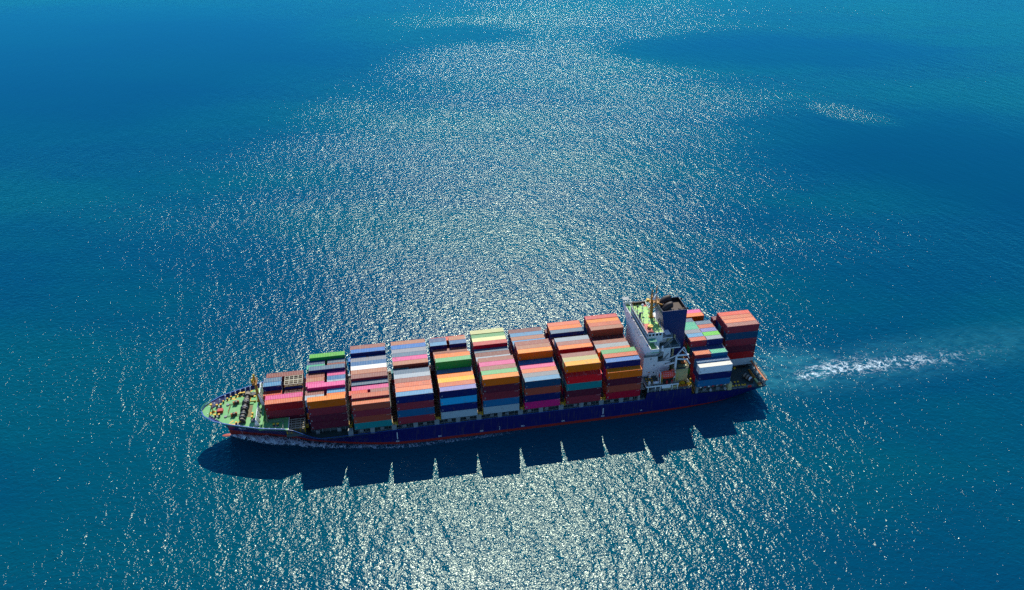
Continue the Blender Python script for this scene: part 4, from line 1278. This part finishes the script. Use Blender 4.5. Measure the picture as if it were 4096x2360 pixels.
# per bay: first row's y, {row: (height of the top, tiers bottom to top)}; a|b is a pair of short boxes; roof:side where they differ; ? is out of sight
BAYS = {
 1: (8.54, {0: (16.45, 'dark maroon,maroon,peach:dark red'), 1: (16.45, '?,?,pink'), 2: (16.45, '?,?,vermilion|maroon'), 3: (18.35, '?|?,?|?,?|?,sky blue|#'), 4: (18.35, '?|?,?|?,?|?,slate|#'), 5: (18.4, '?,?,?,brown')}),
 2: (2.464, {0: (20.15, 'dark maroon,dark maroon,maroon,amber:orange'), 1: (19.1, '?|?,?|?,?|?,pale grey|orange'), 2: (19.1, '?|?,?|?,?|?,mauve|sky blue'), 3: (20.2, '?|?,?|?,magenta|?,pink:magenta'), 4: (19.1, '?|?,?|?,?|?,pink|pale grey'),
      5: (19.1, '?|?,?|?,?|?,tan|blue'), 6: (19.1, '?|?,?|?,?|?,brown|pink'), 7: (20.22, '?|?,?|?,?|?,slate:navy'), 8: (19.15, '?|?,?|?,?|?,mint|brown'), 9: (19.15, '?|?,?|?,?|?,dusky blue|slate'), 10: (20.35, '?,?,?,lime:green')}),
 3: (0, {0: (18.7, 'teal,brown,maroon,peach:brown'), 1: (19.5, '?,?,?,salmon:maroon'), 2: (19.0, '?|?,?|?,?|?,vermilion:dark red|mauve'), 3: (18.9, '?,?,?,pink'), 4: (19.2, '?,?,?,slate:navy'), 5: (20.22, '?,?,?,mauve:maroon'), 6: (20.25, '?,?,?,tan'),
      7: (20.25, '?,?,?,white'), 8: (20.22, '?,?,?,blue'), 9: (20.05, '?,?,?,grey'), 10: (18.9, '?|?,?|?,?|?,bright blue|blue'), 11: (20.5, '?,?,?,bright blue:navy'), 12: (20.4, '?,?,?,mauve')}),
 4: (0, {0: (20.05, 'maroon,blue,maroon,sky blue:navy'), 1: (20.05, '?,?,?,peach'), 2: (20.05, '?,?,?,salmon'), 3: (20.05, '?,?,?,mauve'), 4: (20.08, '?,?,?,pale grey'), 5: (20.05, '?,?,?,slate'), 6: (19.0, '?|?,?|?,?|?,teal|maroon'),
      7: (20.35, '?,?,?,tan:brown'), 8: (20.35, '?,?,?,pink'), 9: (20.35, '?,?,?,slate'), 10: (20.33, '?,?,?,grey'), 11: (20.4, '?,?,?,bright blue'), 12: (20.4, '?,?,?,tan')}),
 5: (0, {0: (20.07, 'pale grey,navy,cyan,lavender:navy'), 1: (20.07, '?,?,?,salmon'), 2: (20.07, '?,?,?,yellow'), 3: (20.07, '?,?,?,orange'), 4: (20.07, '?,?,?,slate'), 5: (23.2, '?,?,?,?,pale green:green'), 6: (23.15, '?,?,?,?,orange'),
      7: (20.1, '?,?,?,brown'), 8: (20.1, '?,?,?,brown'), 9: (20.1, '?,?,?,mauve'), 10: (21.7, '?|?,?|?,?|?,?|?,sky blue|blue:navy'), 11: (21.7, '?|?,?|?,?|?,?|?,dusky blue|tan'), 12: (20.25, '?,?,?,vermilion')}),
 6: (0, {0: (23.02, 'pale grey,blue,maroon,dark maroon,amber:orange'), 1: (23.02, '?,?,?,?,pale green'), 2: (23.02, '?,?,?,?,mauve'), 3: (23.02, '?,?,?,?,pink'), 4: (23.02, '?,?,?,?,brown:maroon'), 5: (20.1, '?,?,?,maroon'), 6: (20.1, '?,?,?,pale grey'),
      7: (20.1, '?,?,?,maroon'), 8: (20.1, '?,?,?,slate'), 9: (21.6, '?,?,?,?,rosy:crimson'), 10: (21.55, '?,?,?,?,cream'), 11: (21.45, '?,?,?,?,pale green'), 12: (21.65, '?,?,?,?,cream')}),
 7: (0, {0: (20.1, 'magenta,navy,brown,sky blue:dusky blue'), 1: (20.0, '?,?,?,grey'), 2: (20.0, '?,?,?,peach'), 3: (20.0, '?,?,?,pink'), 4: (20.1, '?,?,?,blue'), 5: (23.17, '?,?,?,?,amber:orange'), 6: (23.17, '?,?,?,?,tan:maroon'),
      7: (23.17, '?,?,?,?,brown:maroon'), 8: (20.3, '?,?,?,?'), 9: (20.3, '?,?,?,sky blue'), 10: (20.3, '?,?,?,tan'), 11: (20.3, '?,?,?,sky blue:blue'), 12: (20.3, '?,?,?,maroon')}),
 8: (0, {0: (20.02, 'maroon,dark maroon,teal,red'), 1: (22.9, '?,?,?,maroon,yellow:amber'), 2: (22.88, '?,?,?,?,beige'), 3: (22.86, '?,?,?,?,mauve:maroon'), 4: (20, '?,?,?,brown'), 5: (22.92, '?,?,?,?,orange:dark red'), 6: (22.9, '?,?,?,?,mauve:maroon'), 7: (22.9, '?,?,?,?,pale grey'),
      8: (20, '?,?,?,?'), 9: (20, '?,?,?,?'), 10: (21.55, '?,?,?,?,slate:navy'), 11: (21.55, '?,?,?,?,orange'), 12: (21.55, '?|?,?|?,?|?,maroon|?,salmon')}),
 9: (0, {0: (19.9, 'crimson,brown,dark maroon,amber:orange'), 1: (22.4, '?,?,magenta,magenta,bright blue:navy'), 2: (22.6, '?,?,?,maroon,salmon:brown'), 3: (22.6, '?,?,orange,amber,pale green:green'), 4: (17.2, '?,?,yellow'), 5: (20, '?,?,?,peach:orange'), 6: (20, '?,?,?,pale grey'),
      7: (20, '?,?,?,mauve'), 8: (20, '?,?,?,maroon'), 9: (22.87, '?,?,?,?,tan:brown'), 10: (22.87, '?,?,?,?,salmon'), 11: (22.75, '?,?,?,?,amber'), 12: (22.85, '?,?,?,?,rosy')}),
 10: (0, {0: (17.6, 'blue,navy,white'), 1: (17.95, '?,?,blue'), 2: (19.5, '?|?,?|?,?|?,peach:maroon|mint:blue'), 3: (19.5, '?|?,?|?,?|?,dusky blue|dusky blue'), 4: (22.1, '?|?,?|?,?|?,?|?,salmon:maroon|pale grey:navy'), 5: (22.1, '?|?,?|?,?|?,?|?,sky blue|lime'),
      6: (22.1, '?|?,?|?,?|?,?|?,grey|lavender'), 7: (22.1, '?|?,?|?,?|?,?|?,mint|salmon'), 8: (22.1, '?|?,?|?,?|?,?|?,mint|slate'), 9: (22.1, '?|?,?|?,?|?,?|-,slate|-'), 10: (18, '?,?,navy'), 11: (20.98, '?,?,?,orange'), 12: (20.9, '?,?,?,pink')}),
 11: (.12, {5: (24.77, 'pale grey,dark red,dark maroon,maroon,dusky blue,mauve:maroon'), 6: (24.77, '?,?,?,?,?,peach'), 7: (24.77, '?,?,?,?,?,peach'), 8: (24.77, '?,?,?,?,?,vermilion:maroon'), 9: (21.7, '?|?,?|?,?|?,?|?,maroon|maroon')}),
}
HIDDEN = set("""1.4.0a 1.4.0b 1.5.0 4.12.0 5.10.0b 5.10.1b 5.12.0 5.12.1 7.9.0 9.9.0 10.2.0b 10.2.1b 10.2.2b 10.3.0b 10.3.1b 10.3.2b 10.4.0b 10.4.1b 10.4.2b 10.5.0b 10.5.1b 10.5.2b 10.5.3b 10.6.0b 10.6.1b 10.6.2b 10.6.3b 10.7.0b 10.7.1b 10.7.2b 10.7.3b 10.8.0b 10.8.1b 10.8.2b 10.8.3b 10.9.0b 10.9.1b 10.9.2b 11.9.0b 11.9.1b 11.9.2b 11.9.3b 11.9.4b""".split())
MASSED = set("""1.1.0 1.1.1 1.2.0 1.2.1 1.3.0a 1.3.0b 1.3.1a 1.3.1b 1.3.2b 1.4.1a 1.4.1b 1.4.2b 1.5.1 2.1.0b 2.1.1b 2.1.2b 2.2.0a 2.2.0b 2.2.1a 2.2.1b 2.2.2a 2.2.2b 2.3.0a 2.3.0b 2.3.1a 2.3.1b 2.3.2a 2.3.2b 2.4.0a 2.4.0b 2.4.1a 2.4.1b 2.4.2a 2.4.2b 2.5.0a 2.5.0b 2.5.1a 2.5.1b 2.5.2a 2.5.2b 2.6.0a 2.6.0b 2.6.1a 2.6.1b 2.6.2a 2.6.2b 2.7.0a 2.7.0b 2.7.1a 2.7.1b 2.7.2a 2.7.2b 2.8.0a 2.8.0b 2.8.1a 2.8.1b 2.8.2a 2.8.2b 2.9.0a 2.9.0b 2.9.1a 2.9.1b 2.9.2a 2.9.2b 2.10.0 2.10.1 2.10.2 3.1.0 3.1.1 3.1.2 3.2.0b 3.2.1b 3.2.2b 3.3.0 3.3.1 3.3.2 3.4.0 3.4.1 3.4.2 3.5.0 3.5.1 3.5.2 3.6.0 3.6.1 3.6.2 3.7.0 3.7.1 3.7.2 3.8.0 3.8.1 3.8.2 3.9.0 3.9.1 3.9.2 3.10.0a 3.10.0b 3.10.1a 3.10.1b 3.10.2b 3.11.0 3.11.1 3.11.2 3.12.0 3.12.1 3.12.2 4.1.0 4.1.1 4.1.2 4.2.0 4.2.1 4.2.2 4.3.0 4.3.1 4.3.2 4.4.0 4.4.1 4.4.2 4.5.0 4.5.1 4.5.2 4.6.0b 4.6.1b 4.6.2b 4.7.0 4.7.1 4.7.2 4.8.0 4.8.1 4.8.2 4.9.0 4.9.1 4.9.2 4.10.0 4.10.1 4.10.2 4.11.0 4.11.1 4.11.2 4.12.1 4.12.2 5.1.0 5.1.1 5.1.2 5.2.0 5.2.1 5.2.2 5.3.0 5.3.1 5.3.2 5.4.0 5.4.1 5.4.2 5.5.0 5.5.1 5.5.2 5.6.0 5.6.1 5.6.2 5.6.3 5.7.0 5.7.1 5.7.2 5.7.3 5.8.0 5.8.1 5.8.2 5.9.0 5.9.1 5.9.2 5.10.2b 5.10.3b 5.11.0a 5.11.0b 5.11.1a 5.11.1b 5.11.2a 5.11.2b 5.11.3a 5.11.3b 5.12.2 6.9.0 6.9.1 6.9.2 6.9.3 6.10.0 6.10.1 6.10.2 6.10.3 6.11.0 6.11.1 6.11.2 6.11.3 6.12.0 6.12.1 6.12.2 6.12.3 7.4.0 7.4.1 7.5.0 7.5.1 7.6.0 7.6.1 7.6.2 7.7.0 7.7.1 7.8.0 7.8.1 7.8.2 7.9.1 7.10.0 7.10.1 7.11.0 7.12.0 7.12.1 8.4.0 8.4.1 8.5.0 8.5.1 8.6.0 8.6.1 8.7.0 8.7.1 8.8.0 8.8.1 8.9.0 8.9.1 8.9.2 8.10.0 8.10.1 8.10.2 8.11.0 8.11.1 8.11.2 8.12.0a 8.12.0b 8.12.1a 8.12.1b 8.12.2a 8.12.2b 8.12.3b 9.3.0 9.3.1 9.3.2 9.4.0 9.4.1 9.4.2 9.5.0 9.5.1 9.5.2 9.6.0 9.6.1 9.6.2 9.7.0 9.7.1 9.7.2 9.8.0 9.8.1 9.8.2 9.9.1 9.9.2 9.10.0 9.10.1 9.10.2 9.11.0 9.11.1 9.11.2 9.12.0 9.12.1 10.4.0a 10.4.3b 10.5.0a 10.6.0a 10.6.1a 10.6.2a 10.7.0a 10.7.1a 10.7.2a 10.7.3a 10.8.0a 10.8.1a 10.8.2a 10.8.3a 10.9.0a 10.9.1a 10.9.2a 10.9.3a 10.10.0 10.10.1 10.10.2 10.11.0 10.11.1 10.11.2 10.12.0 10.12.1 10.12.2 11.6.0 11.6.1 11.6.2 11.6.3 11.7.0 11.7.1 11.7.2 11.7.3 11.8.0 11.8.1 11.8.2 11.8.3 11.9.0a 11.9.1a 11.9.2a 11.9.3a""".split())
rg_ = random.Random(21)
POOL = ['maroon', 'maroon', 'brown', 'navy', 'blue', 'orange', 'dark maroon', 'slate', 'teal', 'crimson', 'brown', 'pale grey', 'green', 'magenta']
massed = []
KEYS = []
for b, (y0, rows) in BAYS.items():
    xb = BX[b]
    over = .85 if b not in (10,) else 0.0
    top_row = max(rows)
    for r in sorted(rows):
        ztp, spec = rows[r]
        tiers = spec.split(',')
        n = len(tiers)
        base = BASE.get(b, 8.5)
        H = (ztp - base) / n
        for k, tr in enumerate(tiers):
            pair = '|' in tr
            for h, tk in enumerate(tr.split('|')):
                if tk in ('#', '-'):
                    rg_.random(); continue
                pick = rg_.choice(POOL)
                if tk == '?': tk = pick
                rc, _, sc = tk.partition(':')
                sc = sc or SIDE.get(rc, rc)
                L = 6.058 if pair else L40
                x = (xb - L40 - over) if (pair and h == 0) else ((xb - 6.058) if pair else xb - L40)
                y = y0 + r * P + .013
                z = base + k * H + .006
                key = '%d.%d.%d%s' % (b, r, k, 'ab'[h] if pair else '')
                if key in HIDDEN: continue
                KEYS.append(key)
                cname = rc if k == n - 1 else sc
                half = (' fore half,' if h == 0 else ' aft half,') if pair else ''
                tw = 'on top' if k == n - 1 else 'tier ' + ['one', 'two', 'three', 'four', 'five'][k]
                rw = NUM[r - (5 if b == 11 else 0)] + ' row from near side,'
                lab = '%s%s container %s, %s%s %s' % ('short ' if pair else '', cname.replace(' ', '-'), tw, rw, half, bay_word(b))
                if key in MASSED:
                    massed.append((x, y, z, L, H - .012, sc)); continue
                o = add_container(x, y, z, L, H - .012, rc, sc, lab)
                o['key'] = key
if massed:
    mb = MB()
    names = sorted({m_[5] for m_ in massed})
    for x, y, z, L, H, sc in massed:
        k_ = names.index(sc)
        mb.box(x + .05, x + L - .05, y + .05, y + 2.38, z + .05, z + H - .05, k_)
        for xx in (x, x + L - .16):
            for yy in (y, y + 2.27): mb.box(xx, xx + .16, yy, yy + .16, z, z + H, k_)
            mb.box(xx, xx + .13, y + .16, y + 2.27, z + H - .15, z + H - .01, k_).box(xx, xx + .13, y + .16, y + 2.27, z, z + .15, k_)
            for yy in (.5, .95, 1.4, 1.85): mb.box(xx - .01 if xx == x else xx + .14, xx + .02 if xx == x else xx + .17, y + yy, y + yy + .06, z + .15, z + H - .15, k_)
    o = mb.build('stacked_containers', [mat('massed_' + s_.replace(' ', '_'), PAL[s_], .5, .3) for s_ in names])
    tag(o, 'deeper containers of the stacks glimpsed in the dark gaps between bays', 'shipping container', None, 'stuff')

# flat racks
def flat_rack(x, y, z, H, label, layers=1):
    o = empty('flat_rack', (x, y, z), label, 'flat rack', 'folded flat racks and open frames in the foremost bay')
    org = (x, y, z)
    L, W = 6.058, 2.42
    q = MB()
    q.box(x, x + L, y, y + .2, z + H - .3, z + H).box(x, x + L, y + W - .25, y + W, z + H - .3, z + H)
    for i in range(5): q.box(x + i * (L - .22) / 4, x + i * (L - .22) / 4 + .22, y + .2, y + W - .25, z + H - .3, z + H)
    q.box(x, x + L, y + W * .48, y + W * .48 + .16, z + H - .34, z + H - .04)
    q.build('top_frame', M_RACK, o, org)
    q = MB().box(x + .05, x + L - .05, y + .05, y + W - .05, z, z + H - .75)
    q.build('deck_board', M_RACKB, o, org)
    q = MB()
    for xx in (x, x + L - .25):
        for yy in (y, y + W - .25): q.box(xx + .01, xx + .24, yy + .01, yy + .24, z + .0, z + H - .3)
    for i in range(5): q.box(x + i * (L - .3) / 4 + .04, x + i * (L - .3) / 4 + .2, y - .02, y + .05, z + .1, z + H - .3)
    q.build('post', M_YEL, o, org)
M_RACK = mat('rack_frame', (176, 166, 140), .6, .6, scale=1.5)
M_RACKB = mat('rack_boards', (112, 100, 74), .7, .5, scale=2)
xr = BX[1] - 6.058
RNW = ('short navy container under the yellow-posted rack in first bay from bow', 'short navy container under the rear pale rack in first bay from bow')
for k_, (y_, lab) in enumerate(((8.54 + 3 * P, 'open folded rack with yellow posts, front one on the navy boxes near the foremast'), (8.54 + 4 * P, 'pale folded rack lying behind its yellow-posted twin in the foremost bay'))):
    add_container(xr, y_ + .013, 14.6, 6.058, 2.58, 'navy', 'navy', RNW[k_])
    for q_ in range(2):
        pass
    flat_rack(xr, y_ + .01, 17.2, 1.1, lab)
for k_, (y_, lab) in enumerate(((3.3, 'open steel frame low on the deck beside the first maroon stack, outer one'), (5.75, 'open steel frame low on the deck beside the first maroon stack, inner one'))):
    flat_rack(-63.1, y_, 7.3, 2.3, lab)
q = MB().box(-63.3, -56.9, 3.2, 8.3, 6.08, 7.28)
part(q, 'hatch_cover', M_HATCH)
# ------------------------------------------------------------------ foam
def foam_material(name, scale, thr, stretch, env):
    m = bpy.data.materials.new(name)
    m.use_nodes = True
    t = m.node_tree
    b = t.nodes['Principled BSDF']
    out = t.nodes['Material Output']
    b.inputs['Base Color'].default_value = (.72, .88, .95, 1)
    b.inputs['Roughness'].default_value = .7
    tc = node(t, 'ShaderNodeTexCoord')
    uv = tc.outputs['Object']
    sw = node(t, 'ShaderNodeTexNoise')
    sw.inputs['Scale'].default_value = .085
    sw.inputs['Detail'].default_value = 4
    t.links.new(uv, sw.inputs['Vector'])
    sb = node(t, 'ShaderNodeVectorMath', operation='SUBTRACT'); t.links.new(sw.outputs['Color'], sb.inputs[0]); sb.inputs[1].default_value = (.5, .5, .5)
    sc = node(t, 'ShaderNodeVectorMath', operation='SCALE'); t.links.new(sb.outputs[0], sc.inputs[0]); sc.inputs['Scale'].default_value = 26
    ad = node(t, 'ShaderNodeVectorMath', operation='ADD'); t.links.new(uv, ad.inputs[0]); t.links.new(sc.outputs[0], ad.inputs[1])
    n1 = noise(t, mapped(t, ad.outputs[0], scale=stretch), scale, 5, .60)
    ridge = math_n(t, 'SUBTRACT', 1.0, math_n(t, 'MULTIPLY', math_n(t, 'ABSOLUTE', math_n(t, 'SUBTRACT', n1, .5)), 11.0), clamp=True)
    n2 = noise(t, ad.outputs[0], scale * .5, 3, .6)
    r2 = math_n(t, 'SUBTRACT', 1.0, math_n(t, 'MULTIPLY', math_n(t, 'ABSOLUTE', math_n(t, 'SUBTRACT', n2, .5)), 9.0), clamp=True)
    at = node(t, 'ShaderNodeAttribute'); at.attribute_name = 'thick'
    a = math_n(t, 'ADD', math_n(t, 'MULTIPLY', ridge, .75), math_n(t, 'MULTIPLY', r2, .45))
    fine = noise(t, uv, 1.3, 4, .7)
    a = math_n(t, 'MULTIPLY', a, mrange(t, fine, .35, .62, .6, 1.1))
    cov = math_n(t, 'MULTIPLY', a, at.outputs['Fac'])
    cov = mrange(t, cov, thr, thr + env, 0, .95)
    tr = node(t, 'ShaderNodeBsdfTransparent')
    mx = node(t, 'ShaderNodeMixShader')
    t.links.new(cov, mx.inputs[0]); t.links.new(tr.outputs[0], mx.inputs[1]); t.links.new(b.outputs[0], mx.inputs[2])
    t.links.new(mx.outputs[0], out.inputs['Surface'])
    return m

def foam_sheet(name, label, xs, yf, thick, lift, mat_):
    """xs: stations, yf(x)->(y0,y1); thick(u,v); lift(u,v) height in metres"""
    NX, NY = xs
    x0, x1, nx = NX
    v, f, tk = [], [], []
    for i in range(nx + 1):
        u = i / nx
        x = x0 + (x1 - x0) * u
        ya, yb = yf(x)
        for j in range(NY + 1):
            s = j / NY
            v.append((x, ya + (yb - ya) * s, SEA + .012 + lift(u, s)))
            tk.append(thick(u, s))
    for i in range(nx):
        for j in range(NY):
            a = i * (NY + 1) + j
            f.append((a, a + NY + 1, a + NY + 2, a + 1))
    me = bpy.data.meshes.new(name)
    me.from_pydata(v, [], f)
    at = me.attributes.new('thick', 'FLOAT', 'POINT')
    at.data.foreach_set('value', tk)
    me.polygons.foreach_set('use_smooth', [True] * len(f))
    me.materials.append(mat_)
    o = bpy.data.objects.new(name, me)
    COL.objects.link(o)
    return tag(o, label, None, None, 'stuff')

def hump(x, c, w_): return math.exp(-((x - c) / w_) ** 2)
# wake: swirling foam trail behind the stern
def wk(u, s):
    x = 107 + 170 * u
    c = .42 + .03 * math.sin(u * 9)
    core = hump(s, c - .05, .10 + .04 * u) * min(1, max(0, (x - 116) / 12)) * (1 - min(1, max(0, (x - 140) / 95)))
    fan = hump(s, c + .14, .24) * min(1, max(0, (x - 112) / 30)) * (1 - u) ** .6 * .42
    return min(1.1, 1.1 * core + fan)
foam_sheet('wake_foam', 'swirling white propeller foam trailing behind the stern', ((107, 277, 160), 40), lambda x: (-4 - (x - 107) * .06, 34 + (x - 107) * .16), wk, lambda u, s: 0, foam_material('wake_foam', .24, .30, (1.5, 1, 1), 1.0))
# bow wave along the near side, piling up at the bow
rb = random.Random(5)
ph = [rb.uniform(0, 6.3) for _ in range(12)]
def bw_y(x):
    h = hull_hw(max(x, -83.4), .1)
    out = interp([(-84, .6), (-80, 3.0), (-70, 5.2), (-60, 4.2), (-45, 3.0), (-20, 2.6), (10, 2.2), (30, 1.6)], x)
    yh = CL - h
    return (yh - out, yh + .25)
def bw_t(u, s):
    x = -84 + 114 * u
    e = interp([(-84, 1.1), (-75, 1.35), (-60, .95), (-48, .62), (-35, .42), (0, .30), (30, .0)], x)
    return e * (.35 + .65 * math.sin(math.pi * min(1, max(0, s)) ** .8)) * (min(1, s * 4) if s < .25 else 1)
def bw_l(u, s):
    x = -84 + 114 * u
    a = interp([(-84, .2), (-79, .9), (-70, .55), (-55, .3), (-30, .16), (30, .05)], x)
    rip = .5 + .25 * math.sin(x * 1.9 + ph[0] + 5 * s) + .25 * math.sin(x * .83 + ph[1] - 3 * s)
    return a * math.sin(math.pi * min(1, s + .02)) * rip
FM2 = foam_material('bow_foam', .5, .06, (1.7, 1, 1), .5)
foam_sheet('bow_wave_foam', 'white bow wave breaking along the shaded near side of the hull', ((-84, 30, 260), 14), bw_y, bw_t, bw_l, FM2)
def bw2_y(x):
    a, b = bw_y(x)
    return (2 * CL - b, 2 * CL - a)
foam_sheet('bow_wave_foam', 'white bow wave along the hidden far side of the hull', ((-84, 30, 200), 10), bw2_y, lambda u, s: bw_t(u, 1 - s), lambda u, s: bw_l(u, 1 - s), FM2)
